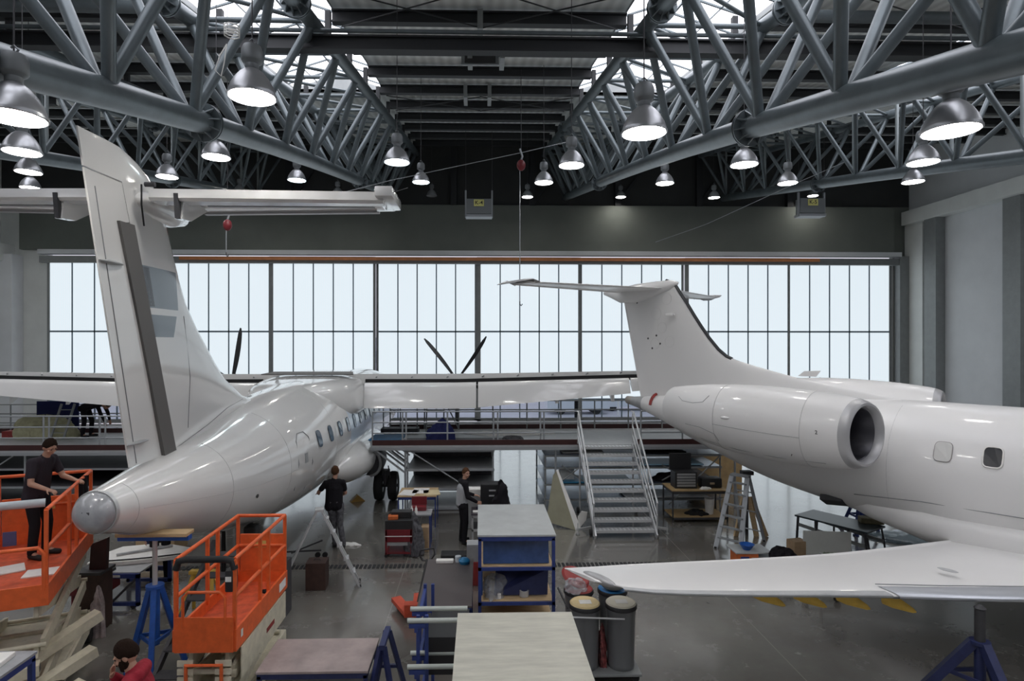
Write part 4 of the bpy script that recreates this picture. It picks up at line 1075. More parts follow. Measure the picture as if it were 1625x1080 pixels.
def dock(label, x0, x1, y0, y1, z, fposts, gaps=(), bposts=6):
    t = thing('docking_platform', label, 'work platform', (x0, y0, 0), 0, None)
    W = x1 - x0; D = y1 - y0
    MB().bb(0, W, 0, D, z - .06, z).build('deck', dullalu, t)
    MB().bb(0, W, -.03, 0, z - .14, z - .05).build('deck_edge', gal, t)
    tb = MB(); xs = [0] + [g for q in gaps for g in (q[0] - x0, q[1] - x0)] + [W]
    for a, b in zip(xs[::2], xs[1::2]):
        MB().bb(a + .03, b - .03, .0, .03, z, z + .15).build('toe_board', maroon, t)
        ps = [p - x0 for p in fposts if a - .01 <= p - x0 <= b + .01]
        if len(ps) > 1: railing(t, [(ps[0], .04), (ps[-1], .04)], [(p, .04) for p in ps], z, .95)
    MB().bb(0.03, W - .03, D - .03, D, z, z + .15).build('toe_board', maroon, t)
    railing(t, [(0.05, D - .04), (W - .05, D - .04)], [(.05 + (W - .1) * k / bposts, D - .04) for k in range(bposts + 1)], z, .95, frame_m)
    for p in (0.95, W / 2, W - .05):
        for yy in (.1, D - .1):
            MB().tube((p, yy, 0), (p, yy, z - .06), .03, n=10).build('leg', gal, t, True)
    for yy in (.05, .6, 1.2):
        MB().beam((.06, yy, z - .1), (.95, yy, z - .78), .04, .05).build('bracket', gal, t)
        MB().beam((.4, yy, z - .1), (.95, yy, z - .5), .03, .04).build('bracket', gal, t)
    return t
DZ = 1.87
dock('grey docking platform with railings between the turboprop and the stairs', -3.08, 7.4, 17.0, 20.3, DZ, [-3.05, -2.2, -2.1, -.93, .38, .5, 1.72, 1.82, 2.85, 4.6, 5.8, 7.1], [(2.9, 4.45)], 9)
dock('grey docking platform with railings behind the turboprop fin, man bending on it', -18.6, -6.9, 17.0, 20.4, DZ - .1, [-18.4, -16.2, -13.6, -12.2, -12.05, -10.65, -10.5, -9.3, -8.1, -7.0], [], 8)

# decks carry loose stuff
def slab_thing(name, label, cat, c, d, m, rz=0, bev=.01, group=None):
    o = MB().box((0, 0, 0), d, None, bev).build(name, m); o.location = c; o.rotation_euler = (0, 0, rz); return tag(o, label, cat, group)
p = P(617, 687, 18.6); slab_thing('folded_sheet', 'blue rectangular mat lying on the docking platform beside the turboprop', 'mat', (p.x, 18.4, DZ + .015), (1.0, 1.1, .03), M('sea_blue_mat', (.02, .14, .30), .6, var=.3, scale=6))
def heap(name, label, cat, c, d, m, seed=1, n=26, grp=None, peak=1.0):
    """a crumpled pile or garment: a lumpy closed mound"""
    from mathutils import noise as NZ
    n = 44; rnd = random.Random(seed); mb = MB(); rows = 16; rg = []
    ph = [rnd.uniform(0, 6.28) for _ in range(5)]
    for k in range(rows):
        t = k / (rows - 1); rr = cos(t * pi / 2) ** (.6 / peak); z = d[2] * sin(t * pi / 2) ** peak
        rg.append([V((d[0] / 2 * (rr + .02) * cos(2 * pi * i / n) * (1 + .16 * sin(3 * 2 * pi * i / n + ph[0] + t * 2) + .10 * sin(7 * 2 * pi * i / n + ph[1] - t)),
                      d[1] / 2 * (rr + .02) * sin(2 * pi * i / n) * (1 + .14 * sin(4 * 2 * pi * i / n + ph[2]) + .09 * sin(9 * 2 * pi * i / n + ph[3] + t * 3)),
                      z * (1 + .14 * sin(2 * 2 * pi * i / n + ph[4])))) for i in range(n)])
    for k, r_ in enumerate(rg):
        for p_ in r_:
            s_ = 7.0 / max(.3, max(d)); v_ = NZ.noise_vector(p_ * s_ + V((seed, seed, 0))) * .13 * min(d[0], d[1]) + NZ.noise_vector(p_ * s_ * 3 + V((seed, 0, 0))) * .05 * min(d[0], d[1])
            f_ = min(1, p_.z / (d[2] * .15) + .0); p_.x += v_.x; p_.y += v_.y; p_.z = max(0, p_.z + v_.z * f_ * (d[2] / min(d[0], d[1]) if d[2] < min(d[0], d[1]) else 1))
    mb.loft(rg); o = mb.build(name, m, None, True, ang=45); o.location = c; return tag(o, label, cat, grp)
heap('coverall', 'dark blue coverall draped upright on the platform rail tool box', 'clothing', (P(702, 690, 17.9).x, 17.7, DZ), (.75, .4, .62), cl_blue, 5, peak=.7)
slab_thing('tool_mat', 'long dark mat on the platform deck around the blue coverall', 'mat', (-.75, 17.75, DZ + .02), (3.0, .7, .04), dark)
heap('folded_jacket', 'dark grey cloth heap on the platform deck near the stairs', 'clothing', (P(812, 690, 17.8).x, 17.9, DZ), (.6, .4, .12), dark, 8)
heap('plastic_wrap', 'pale crumpled plastic sheet lying on the platform deck', 'plastic sheet', (.9, 19.2, DZ), (2.4, .9, .07), paper, 12)
t = thing('step_stand', 'dark steel ladder stand on the platform below the propeller', 'ladder', (P(691, 680, 19.6).x, 19.6, DZ), 0)
for sx in (-.28, .28): MB().beam((sx, -.3, 0), (sx, .1, 1.0), .04, .06).build('side_rail', frame_m, t)
for k in range(4): MB().bb(-.27, .27, -.3 + .1 * k - .05, -.3 + .1 * k + .08, .2 + .24 * k, .23 + .24 * k).build('tread', frame_m, t)
MB().beam((.3, .1, 1.0), (.75, .5, 0), .03, .03).build('stay', frame_m, t)
t = thing('tail_stand', 'dark trestle step on the platform near the turboprop windows', 'step', (P(636, 690, 19.7).x, 19.6, DZ))
MB().bb(-.6, .6, -.25, .25, 0, .14).build('base', dark, t)
for sx in (-.55, 0, .55): MB().tube((sx, 0, .14), (sx, 0, .95), .02, n=8).build('upright', frame_m, t)
MB().tube((-.55, 0, .95), (.55, 0, .95), .02, n=8).build('top_bar', frame_m, t)

# shelving and stored sheets below the platforms
def shelving(label, x0, x1, y0, y1, levels, fm, sm, back=None, brace=None, top=None, wheels=False):
    t = thing('shelving_rack', label, 'rack', (x0, y0, 0)); W = x1 - x0; D = y1 - y0; H = top or levels[-1]
    for x in (.03, W - .03):
        for y in (.03, D - .03): MB().tube((x, y, 0), (x, y, H), .025, n=8).build('upright', fm, t, True)
    for z in levels:
        MB().bb(0, W, 0, D, z - .03, z).build('shelf', sm, t)
        MB().bb(-.01, W + .01, -.02, .02, z - .06, z - .01).build('shelf_edge', fm, t)
    if back: MB().bb(0.05, W - .05, D - .03, D, .35, H - .05).build('back_panel', back, t)
    if brace:
        for a, b in brace: MB().tube((a[0], -.03, a[1]), (b[0], -.03, b[1]), .02, n=8).build('brace', fm, t, True)
    return t
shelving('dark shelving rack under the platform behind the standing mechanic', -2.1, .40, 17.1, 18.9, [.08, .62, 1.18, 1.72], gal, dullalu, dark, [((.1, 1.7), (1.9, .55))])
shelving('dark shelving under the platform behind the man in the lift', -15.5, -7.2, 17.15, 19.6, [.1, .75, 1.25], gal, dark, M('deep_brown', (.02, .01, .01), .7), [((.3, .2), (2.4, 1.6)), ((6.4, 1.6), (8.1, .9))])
shelving('grey scaffold rack of stored blue-grey sheets behind the aluminium stairs', 1.85, 7.0, 17.2, 19.9, [.28, .72, 1.2, 1.55], frame_m, dockblue, None, [((.5, 1.25), (1.1, .8)), ((1.1, 1.25), (.5, .8)), ((3.4, 1.25), (4.2, .8)), ((4.2, 1.25), (3.4, .8)), ((3.6, .1), (5.1, 1.5))])
for i, (x, y, z, L, W, m, lab) in enumerate((
    (3.0, 17.7, 1.56, 1.2, .7, paper, 'white flat panel on the upper shelf left of the stairs'),
    (3.3, 17.6, .74, 2.2, .9, M('cyan_sheet', (.03, .20, .36), .35), 'blue flat sheet on the middle shelf behind the stairs'),
    (5.6, 17.7, 1.22, 1.8, .9, M('pale_blue_sheet', (.25, .42, .55), .35), 'pale blue sheet on the shelf beside the black tool chest'),
    (5.4, 17.6, .30, 2.4, .9, dullalu, 'dull metal sheet on the lowest shelf behind the workbench'))):
    lab = lab.replace('left of', 'beside')
    slab_thing('stored_panel', lab, 'panel', (x, y, z + .02), (L, W, .04), m)
heap('black_hose', 'black coiled hose on the upper shelf to the side of the stairs', 'hose', (5.4, 17.6, 1.555), (1.1, .5, .09), black, 3)
heap('cover_bundle', 'black cover bundle on the middle shelf behind the stairs handrail', 'cover', (5.6, 17.6, .73), (1.0, .5, .2), cl_black, 4)
slab_thing('plywood_sheet', 'big brown plywood sheet standing below the jet tail', 'board', (P(1143, 742, 19.0).x, 19.4, .75), (1.75, .04, 1.5), plywood)
slab_thing('white_box', 'white box standing on a shelf between the olive panel and the stairs', 'box', (P(899, 755, 17.6).x, 17.6, .93), (.42, .3, .40), paper)
# platform clutter on the far deck
t = thing('dust_cover_pile', 'beige covered machine on the far platform beside the bending man', 'cover', (P(78, 665, 19.6).x, 19.4, DZ - .1))
o = heap('cover_sheet', 'x', 'x', (0, 0, 0), (1.9, .8, .62), M('beige_cover', (.36, .35, .22), .8, var=.2, scale=6), 21); o.parent = t; del o['category']; del o['label']
slab_thing('blue_screen', 'dark blue board standing on the far platform behind the beige cover', 'board', (P(92, 655, 20.0).x, 20.0, DZ + .47), (1.35, .05, 1.05), cl_blue)
slab_thing('red_box', 'small red box on the far platform near the side wall', 'box', (P(22, 676, 19.5).x, 19.5, DZ + .0), (.5, .35, .2), redw)
t = thing('leaning_ladder', 'grey step ladder on the far platform beside the bending man', 'ladder', (P(103, 690, 19).x, 19, DZ - .1))
for sx in (-.2, .2): MB().beam((sx - .25, 0, 0), (sx + .1, 0, 1.1), .06, .04, (0, 1, 0)).build('side_rail', frame_m, t)
for k in range(4): MB().tube((-.4 + .08 * k, 0, .2 + .24 * k), (.0 + .08 * k, 0, .2 + .24 * k), .015, n=6).build('rung', frame_m, t)

# aluminium access stairs
t = thing('access_stairs', 'wheeled aluminium access stairs climbing to the docking platform', 'stairs', (3.55, 14.55, 0))
NT = 10; rise = DZ / NT; run = .235; Wt = .72
for k in range(NT):
    z = rise * (k + 1); y = run * k
    tr = MB(); tr.bb(-Wt, Wt, y, y + .26, z - .035, z); tr.bb(-Wt, Wt, y - .012, y + .008, z - .06, z + .004)
    tro = tr.build('tread', alu, t)
    g = MB()
    for j in range(14): g.bb(-Wt + .05 + j * .1, -Wt + .1 + j * .1, y + .03, y + .2, z, z + .006)
    g.build('grip_pattern', dullalu, tro)
for sx in (-1, 1):
    MB().beam((sx * (Wt + .03), -.1, .05), (sx * (Wt + .03), run * NT, DZ + .02), .04, .15).build('stringer', alu, t)
    MB().path([(sx * (Wt + .06), -.05, .85), (sx * (Wt + .06), run * NT - .1, DZ + .95), (sx * (Wt + .06), run * NT + .12, DZ + .95)], .024, 8).build('handrail', alu, t, True)
    MB().path([(sx * (Wt + .06), -.02, .55), (sx * (Wt + .06), run * NT, DZ + .55)], .018, 8).build('handrail', alu, t, True)
    MB().path([(sx * (Wt + .06), -.02, .35), (sx * (Wt + .06), run * NT, DZ + .28)], .018, 8).build('handrail', alu, t, True)
    for q in (0, .33, .66, 1):
        y = run * NT * q; MB().tube((sx * (Wt + .06), y, .05 + DZ * q), (sx * (Wt + .06), y, .9 + DZ * q), .02, n=8).build('rail_post', alu, t, True)
    MB().beam((sx * (Wt + .03), .5, .12), (sx * (Wt + .42), .3, .12), .05, .05).build('outrigger', alu, t)
    MB().tube((sx * (Wt + .40), .3, .0), (sx * (Wt + .40), .3, .28), .014, n=6).build('jack_screw', alu, t, True)
    MB().tube((sx * (Wt + .40), .3, .0), (sx * (Wt + .40), .3, .02), .05, n=12).build('jack_foot', frame_m, t, True)
    for y in (.15, 2.1):
        MB().lathe([(.02, -.03), (.085, -.03), (.095, 0), (.085, .03), (.02, .03)], (sx * (Wt + .1), y, .096), 20, Matrix.Rotation(pi / 2, 3, 'Y')).build('wheel', black, t, True)
    MB().tube((sx * (Wt + .03), 2.2, .1), (sx * (Wt + .03), 2.2, DZ - .1), .025, n=8).build('leg', alu, t, True)

# scissor lifts
def scissor(label, loc, rz, W, L, zd, zbot, name='scissor_lift', arms=3, rear_panel=True, front='gate'):
    t = thing(name, label, 'scissor lift', loc, rz)
    H = 1.0 if front == 'gate' else 1.08
    MB().bb(0, W, 0, L, zd - .06, zd).build('deck', orange_deck, t)
    for nm, b in (('toe_board', (0, W, -.03, 0)), ('toe_board', (0, W, L, L + .03)), ('toe_board', (-.03, 0, -.03, L + .03)), ('toe_board', (W, W + .03, -.03, L + .03))):
        MB().bb(b[0], b[1], b[2], b[3], zd - .1, zd + .16).build(nm, orange, t)
    if front == 'gate':
        MB().bb(0, W, -.05, -.03, zd - .1, zd + .32).build('front_panel', orange, t)
    if rear_panel:
        rp = MB().bb(.03, W - .02, L, L + .03, zd + .16, zd + .72, .01).build('rear_panel', orange, t)
        MB().bb(W * .35, W * .6, L - .012, L, zd + .52, zd + .62).build('label_plate', signyellow if name == 'x' else M('faded_label', (.60, .42, .12), .6), rp)
    r = .022
    def post(x, y, h=H): MB().bb(x - r, x + r, y - r, y + r, zd + .1, zd + h, .006).build('post', orange, t)
    for x in (.0, W):
        for y in (.0, L * .45, L * .62, L): post(x, y)
    for f, nm in ((1, 'top_rail'), (.55, 'mid_rail')):
        z = zd + H * f
        for x in (0, W): MB().tube((x, 0, z), (x, L, z), r * 1.15, n=10).build(nm, orange, t, True)
        MB().tube((0, L, z), (W, L, z), r * 1.15, n=10).build(nm, orange, t, True)
    if front == 'gate':
        g = MB().path([(0, 0, zd + H - .12), (.03, 0, zd + H - .02), (.12, 0, zd + H), (W - .12, 0, zd + H), (W - .03, 0, zd + H - .02), (W, 0, zd + H - .12)], .042, 12).build('padded_rail', black, t, True)
        MB().path([(.10, -.04, zd + .2), (.10, -.04, zd + .56), (.16, -.04, zd + .62), (W - .16, -.04, zd + .62), (W - .10, -.04, zd + .56), (W - .10, -.04, zd + .2)], .018, 8).build('gate_frame', orange, t, True)
        cbx = MB().box((W - .06, .05, zd + H - .26), (.10, .16, .26), None, .02).build('control_box', blackp, t, True)
        MB().bb(W - .10, W - .03, -.035, -.03, zd + H - .26, zd + H - .2).build('control_label', paper, cbx)
    else:
        for (a, b) in ((.0, .42 * W), (.5 * W, W)):
            MB().path([(a + .02, -.02, zd + .1), (a + .02, -.02, zd + .55), (a + .08, -.02, zd + .62), (b - .08, -.02, zd + .62), (b - .02, -.02, zd + .55), (b - .02, -.02, zd + .1)], .024, 10).build('front_loop', orange, t, True)
    # scissor pack
    zc = .42; n = arms; hh = (zd - .16 - zc) / n
    for k in range(n):
        z0, z1 = zc + hh * k, zc + hh * (k + 1)
        for x in (.06, W - .06):
            inn = .07 if x < W / 2 else -.07
            MB().beam((x, .10, z0 + .04), (x, L - .15, z1 - .04), .05, min(.16, hh * .8 + .06)).build('scissor_arm', cream, t)
            MB().beam((x + inn, .10, z1 - .04), (x + inn, L - .15, z0 + .04), .05, min(.16, hh * .8 + .06)).build('scissor_arm', cream, t)
        for y in (.1, L - .15, L / 2): MB().tube((.02, y, z0 + .04 if y != L / 2 else (z0 + z1) / 2), (W - .02, y, z0 + .04 if y != L / 2 else (z0 + z1) / 2), .03, n=10).build('cross_tube', cream, t, True)
    MB().bb(-.02, W + .02, -.02, L + .02, .16, .42, .02).build('chassis', cream, t)
    MB().bb(W + .02, W + .06, .2, L - .3, .2, .40, .01).build('chassis_tray', cream, t)
    for k in range(3): MB().bb(.08 + k * (W - .3) / 2, .20 + k * (W - .3) / 2, -.03, -.018, .22, .34).build('chassis_slot', dark, t)
    for x in (0.0, W):
        for y in (.25, L - .25):
            MB().lathe([(.06, -.06), (.17, -.06), (.19, -.03), (.19, .03), (.17, .06), (.06, .06)], (x, y, .19), 24, Matrix.Rotation(pi / 2, 3, 'Y')).build('wheel', black, t, True)
    return t
s1 = scissor('orange scissor lift with cream base beside the blue tail jack', (-3.66, 7.3, 0), 0, .70, 1.85, 1.15, 1.06, arms=2)
MB().bb(.70 + .03, .70 + .045, .1, 1.75, .66, 1.04).build('side_cover', cream, s1)
MB().bb(.745, .75, .95, 1.25, .80, .86).build('side_badge', redw, s1)
MB().bb(.733, .737, .10, .16, 1.16, 1.25).build('side_label', paper, s1)
MB().bb(.733, .737, 1.5, 1.78, 1.12, 1.24).build('side_label', paper, s1)
for k in range(4):
    MB().bb(.03, .22, -.04, -.02, .58 + k * .1, .65 + k * .1).build('pack_bracket', cream, s1); MB().bb(.48, .67, -.04, -.02, .58 + k * .1, .65 + k * .1).build('pack_bracket', cream, s1)
MB().path([(.14, -.05, .42), (.14, -.05, .9), (.56, -.05, .9), (.56, -.05, .42)], .025, 8).build('tow_loop', orange, s1)
p = V((-3.2, 8.6, 1.12)); heap('work_glove', 'small dark glove on the worn deck of the scissor lift with padded rail', 'glove', (-3.1, 8.75, 1.12), (.16, .1, .07), cl_black, 9)
LR = radians(22)
s2 = scissor('orange scissor lift raised on cream arms, a man in charcoal standing in it', (-6.52, 7.15, 0), LR, 1.2, 2.5, 1.60, 1.5, arms=2, front='loops')
def s2w(x, y, z): return V((-6.52 + x * cos(LR) - y * sin(LR), 7.15 + x * sin(LR) + y * cos(LR), z))
MB().path([(1.2, 1.75, 2.70), (1.22, 1.7, 2.45), (1.22, 1.8, 2.25), (1.22, 1.95, 2.45), (1.2, 2.0, 2.70)], .05, 8).build('hanging_cloth', cl_black, s2)
for i, (x, y, d, m, lab, nm) in enumerate(((.95, .95, (.45, .3, .02), paper, 'white papers on the raised lift deck by the man', 'paper_sheet'), (.45, 1.25, (.4, .35, .02), paper, 'white papers by the tape roll on the raised lift deck', 'paper_sheet'),
                                    (.35, .45, (.3, .14, .07), blackp, 'black tool lying on the raised lift deck edge', 'hand_tool'))):
    q = s2w(x, y, 1.60 + d[2] / 2); slab_thing(nm, lab, 'paper' if m is paper else 'tool', q, d, m, LR + .3 * i)
o = MB().lathe([(.05, 0), (.09, 0), (.09, .07), (.05, .07), (.05, 0)], n=20, cap=False).build('tape_roll', paper, None, True); o.location = s2w(.2, .8, 1.60); tag(o, 'roll of pale tape standing on the raised lift deck', 'tape')
# plastic-wrapped tube crossing the raised lift
o = MB().tube(P(-30, 806, 8.2), P(72, 797, 8.6), .055, .06, 14).build('wrapped_tube', cloudp if False else M('wrapped_white_tube', (.48, .54, .58), .25, bump=.5, scale=12), None, True); tag(o, 'white wrapped tube lying across the raised lift rails', 'tube')
o = MB().prism([s2w(.66, .35, 2.18), s2w(.80, .35, 2.18), s2w(.80, .35, 2.36), s2w(.66, .35, 2.36)], (0, .01, 0)).build('instruction_card', M('purple_card', (.08, .07, .16), .5)); tag(o, 'small dark card with white print hanging at the raised lift rail', 'card')

# cream steel beams stacked under and before the raised lift
bm_ = [((-6.35, 6.95, .32), (-5.35, 8.55, .95), .17, .13), ((-6.0, 6.6, .22), (-5.2, 8.2, .62), .17, .13), ((-5.85, 6.3, .14), (-5.05, 7.75, .42), .17, .13), ((-5.5, 6.2, .10), (-4.95, 7.2, .28), .18, .14), ((-6.6, 6.9, .70), (-5.45, 7.55, .74), .17, .13)]
names = ['topmost of the pile', 'second in the pile', 'third in the pile, sloping to the floor', 'lowest at the aisle side of the pile', 'lying crosswise at the back of the pile']
for (a, b, w_, h_), nm in zip(bm_, names):
    m1 = MB(); a, b = V(a), V(b); d = (b - a).normalized()
    t = thing('steel_beam', 'cream square steel beam below the raised lift, ' + nm, 'beam', a, 0, 'cream steel beams under the raised lift')
    m1.beam((0, 0, 0), b - a, w_, h_); m1.build('tube_body', cream, t)
    MB().beam(-d * .004, d * .01, w_ * .62, h_ * .55).build('open_end', dark, t); MB().beam((b - a) - d * .01, (b - a) + d * .004, w_ * .62, h_ * .55).build('open_end', dark, t)

# tail jack under the turboprop
def tripod(label, loc, H, Hc, spread, m, bar=0, n=3, a0=0, name='tripod_jack', rpost=.035, lw=.07):
    t = thing(name, label, 'jack', loc)
    for k in range(n):
        a = a0 + 2 * pi * k / n; f = V((cos(a) * spread, sin(a) * spread, .03))
        MB().beam(f, (cos(a) * .07, sin(a) * .07, Hc), lw, lw).build('leg', m, t)
        MB().tube((f.x, f.y, 0), (f.x, f.y, .03), .07, n=14).build('foot_plate', m, t, True)
        b = a + 2 * pi / n; q = .42
        MB().beam(f.lerp(V((0, 0, Hc)), q), V((cos(b) * spread, sin(b) * spread, .03)).lerp(V((0, 0, Hc)), q), .03, .05).build('leg_tie', m, t)
    MB().tube((0, 0, Hc * .35), (0, 0, Hc + .02), .065, n=16).build('cylinder', m, t, True)
    MB().tube((0, 0, Hc - .01), (0, 0, Hc + .03), .12, n=20).build('collar', m, t, True)
    MB().tube((0, 0, Hc), (0, 0, H), rpost, n=14).build('ram', alu if bar else dark, t, True)
    if bar:
        MB().bb(-bar, bar, -.06, .06, H - .05, H + .02, .01).build('crossbar', m, t); MB().bb(-bar, bar, -.12, .12, H + .02, H + .07, .01).build('wood_pad', wood, t)
    else: MB().lathe([(.06, H), (.07, H + .02), (.03, H + .06)], n=16).build('pad', dark, t, True)
    return t
tripod('blue tripod jack with a padded crossbar under the turboprop tail', (-4.66, 8.7, 0), 1.99, 1.27, .42, blue2, .50, 3, radians(-70))
tripod('blue tripod jack standing under the near wing of the jet', (P(1555, 950, 7.75).x, 7.75, 0), 1.24, .80, .62, navy, 0, 3, radians(-90), rpost=.062, lw=.11)
t = tripod('blue trestle jack below the jet belly behind the dark table', (P(1365, 865, 14.9).x, 14.9, 0), 1.12, .95, .42, blue, 0, 4, radians(45))
tl = thing('tail_post_jack', 'thin dark post jack with wooden wedges under the jet tail', 'jack', (P(1185, 850, 14.7).x, 14.7, 0))
MB().tube((0, 0, 0), (0, 0, 1.55), .04, n=12).build('post', dark, tl, True); MB().bb(-.14, .14, -.1, .1, 1.50, 1.60, .02).build('saddle', dark, tl)
for dx, ry in ((-.16, .22), (.10, -.12), (.22, -.18)): MB().beam((dx * 2.0, -.1, 0), (dx * .5, 0, .95), .05, .12).build('wooden_strut', wood, tl)

# step ladder, open sideways, in the middle
def stepladder(label, loc, rz, H, spreadx, wd, n, m=alu, flip=False):
    t = thing('step_ladder', label, 'ladder', loc, rz)
    for sy in (-wd / 2, wd / 2):
        MB().beam((spreadx, sy * 1.25, 0), (.05, sy * .8, H), .03, .11, (0, 1, 0)).build('side_rail', m, t)
        MB().beam((-spreadx, sy * 1.25, 0), (-.05, sy * .8, H), .03, .07, (0, 1, 0)).build('side_rail', m, t)
        for sx in (-1, 1): MB().box((sx * spreadx, sy * 1.25, .02), (.06, .05, .04)).build('rubber_foot', black, t)
    for k in range(1, n + 1):
        u = k / (n + .6); x = spreadx * (1 - u) + .05 * u; ww = wd / 2 * (1.25 * (1 - u) + .8 * u)
        MB().bb(x - .05, x + .05, -ww, ww, H * u - .015, H * u + .015).build('tread', m, t)
        if k % 2: MB().tube((-x, -ww, H * u), (-x, ww, H * u), .015, n=8).build('rung', m, t)
    MB().box((0, 0, H + .02), (.16, wd * .95, .05), None, .01).build('top_cap', m, t)
    return t
pl = P(507, 806, 11.75); stepladder('tall aluminium step ladder standing astride the drain in front of the man in black', (pl.x, 11.75, 0), radians(13), 1.50, .76, .24, 5)
pr_ = G(1152, 872); stepladder('aluminium step ladder beside the orange crate and workbench', (6.15, 14.0, 0), radians(222), 1.62, .66, .46, 6, gal)
# dark steps and yellow legs seen by the lift
t = thing('warehouse_steps', 'dark steel steps between the blue tail jack and the orange lift', 'steps', (-4.30, 8.2, 0), 0)
for sx in (0, .5): MB().beam((sx, -.7, 0), (sx, 1.6, 1.55), .05, .09).build('side_rail', dark, t)
for k in range(7): MB().bb(0.02, .48, -.62 + .31 * k, -.40 + .31 * k, .16 + .21 * k, .18 + .21 * k).build('tread', dark, t)
t = thing('yellow_trestle', 'yellow folding trestle standing beyond the orange lift', 'trestle', (P(322, 950, 10.6).x, 10.6, 0))
for sx, sy in ((-.3, -.2), (.3, -.2), (-.3, .2), (.3, .2)): MB().beam((sx, sy * 1.5, 0), (sx * .5, 0, .75), .06, .04).build('leg', yellow, t)
MB().bb(-.22, .22, -.06, .06, .73, .79).build('top_bar', yellow, t)

# ================================================================== RACKS AND TABLES
def rack(label, x0, x1, y0, y1, H, topm, shelves=(), fm=blue, sm=None, rim=True, name='work_rack', cat='rack', tw=.05):
    t = thing(name, label, cat, (x0, y0, 0)); W, D = x1 - x0, y1 - y0
    for x in (tw / 2, W - tw / 2):
        for y in (tw / 2, D - tw / 2): MB().bb(x - tw / 2, x + tw / 2, y - tw / 2, y + tw / 2, 0, H - .06).build('leg', fm, t)
    MB().bb(0, W, 0, D, H - .10, H - .03, .004).build('top_frame', fm, t)
    MB().bb(-.012, W + .012, -.012, D + .012, H - .03, H, .004).build('top_board', topm, t)
    for z in shelves:
        MB().bb(.0, W, 0, .04, z - .06, z - .01).build('shelf_rail', fm, t); MB().bb(0, W, D - .04, D, z - .06, z - .01).build('shelf_rail', fm, t)
        MB().bb(.03, W - .03, .03, D - .03, z - .03, z).build('shelf', sm or wood, t)
    return t
r1 = rack('tall blue rack with a pale grey metal top, panels leaning on its shelves', -.03, 1.17, 9.3, 11.05, 1.78, benchgrey, (.42, .74, 1.28), blue, wood)
MB().bb(.05, .07, .1, 1.65, .8, 1.25).build('side_sheet', bluetarp, r1)
o = MB().box((0, 0, 0), (1.04, .02, .42), (radians(-14), 0, 0)).build('blue_sheet', bluetarp); o.location = (.565, 9.48, 1.492); tag(o, 'dark blue panel leaning in the upper bay of the tall blue rack', 'panel')
MB().prism([(.25, .2, .76), (1.1, .2, .76), (1.12, .25, 1.15), (.95, .5, 1.2), (.30, .6, 1.2)], (0, .04, 0)).build('folded_tarp', navy, r1)
heap('plastic_bag', 'clear crumpled plastic bag on the middle shelf of the tall blue rack', 'bag', (.22, 9.6, .745), (.36, .5, .28), cloudp, 31)
o = MB().lathe([(.05, 0), (.075, 0), (.075, .09), (.05, .09), (.05, 0)], n=24, cap=False).build('wire_coil', alu, None, True); o.location = (.70, 9.5, .745); tag(o, 'silver coil on the dark sheet in the tall blue rack', 'coil')
o = MB().lathe([(.0, 0), (.03, 0), (.03, .07), (.0, .07)], n=16).build('can', paper, None, True); o.location = (.30, 9.42, .745); tag(o, 'small pale can beside the plastic bag in the tall blue rack', 'can')
MB().box((0, 0, 0), (.02, 1.0, .38)).build('edge_sheet', bluetarp, r1, loc=(1.12, .9, 1.52))
rack('big table with a scuffed pale board top, closest to the viewer', -.23, .98, 5.0, 6.47, 1.84, benchcream, (.5, 1.1), blue, wood)
r3 = rack('low blue table with a worn dark brown top beside the tall blue rack', -.90, -.13, 8.67, 10.55, .96, benchdark, (.3,), blue, dark)
# narrow rack with pale tubes sticking out
t = thing('tube_rack', 'blue rack holding pale tubes, between the dark table and pale board table', 'rack', (-.74, 6.95, 0))
for x in (.0, .10):
    for y in (0, .9): MB().bb(x, x + .04, y, y + .04, 0, 1.60).build('upright', blue, t)
for z in (.5, 1.08, 1.60):
    for y in (-.2, .1): MB().bb(-.06, .12, y, y + .04, z - .05, z).build('rail', blue, t)
    MB().bb(.0, .04, -.2, .9, z - .1, z - .05).build('rail', blue, t)
MB().bb(.12, .6, .1, .85, .86, 1.30).build('dark_case', blackp, t)
tz = [(7.07, 1.628, 'upper pair, farther one'), (6.77, 1.628, 'upper pair, nearer one'), (7.07, 1.108, 'lower pair, farther one'), (6.77, 1.108, 'lower pair, nearer one')]
for y, z, lab in tz:
    o = MB().tube((-.82, y, z), (-.15, y, z), .028, n=14).build('pale_tube', M('pale_green_tube', (.50, .54, .50), .35, .2), None, True); tag(o, 'pale metal tube sticking out of the blue rack, ' + lab, 'tube', 'pale tubes in the blue rack')

# low table by the lift, front
t = rack('low table with a worn grey-red top on blue tubes, in front of the lift', -2.72, -1.38, 7.35, 8.15, .76, M('grey_red_top', (.34, .28, .27), .4, var=.25, scale=3, rvar=.1), (.3,), navy, dark, name='low_table', cat='table')
tf = thing('a_frame_trestle', 'dark blue tubular A-frame trestle standing at the low grey-red table', 'trestle', (-1.22, 7.75, 0))
for sy in (-.5, .35): 
    MB().beam((-.02, sy * .5, .97), (-.22, sy, .0), .055, .055).build('leg', navy, tf); MB().beam((.02, sy * .5, .97), (.24, sy, .0), .055, .055).build('leg', navy, tf)
    MB().beam((-.12, sy * .8, .45), (.12, sy * .8, .45), .04, .04).build('cross_bar', navy, tf)
MB().beam((0, -.3, .98), (0, .22, .98), .07, .06).build('top_bar', navy, tf)
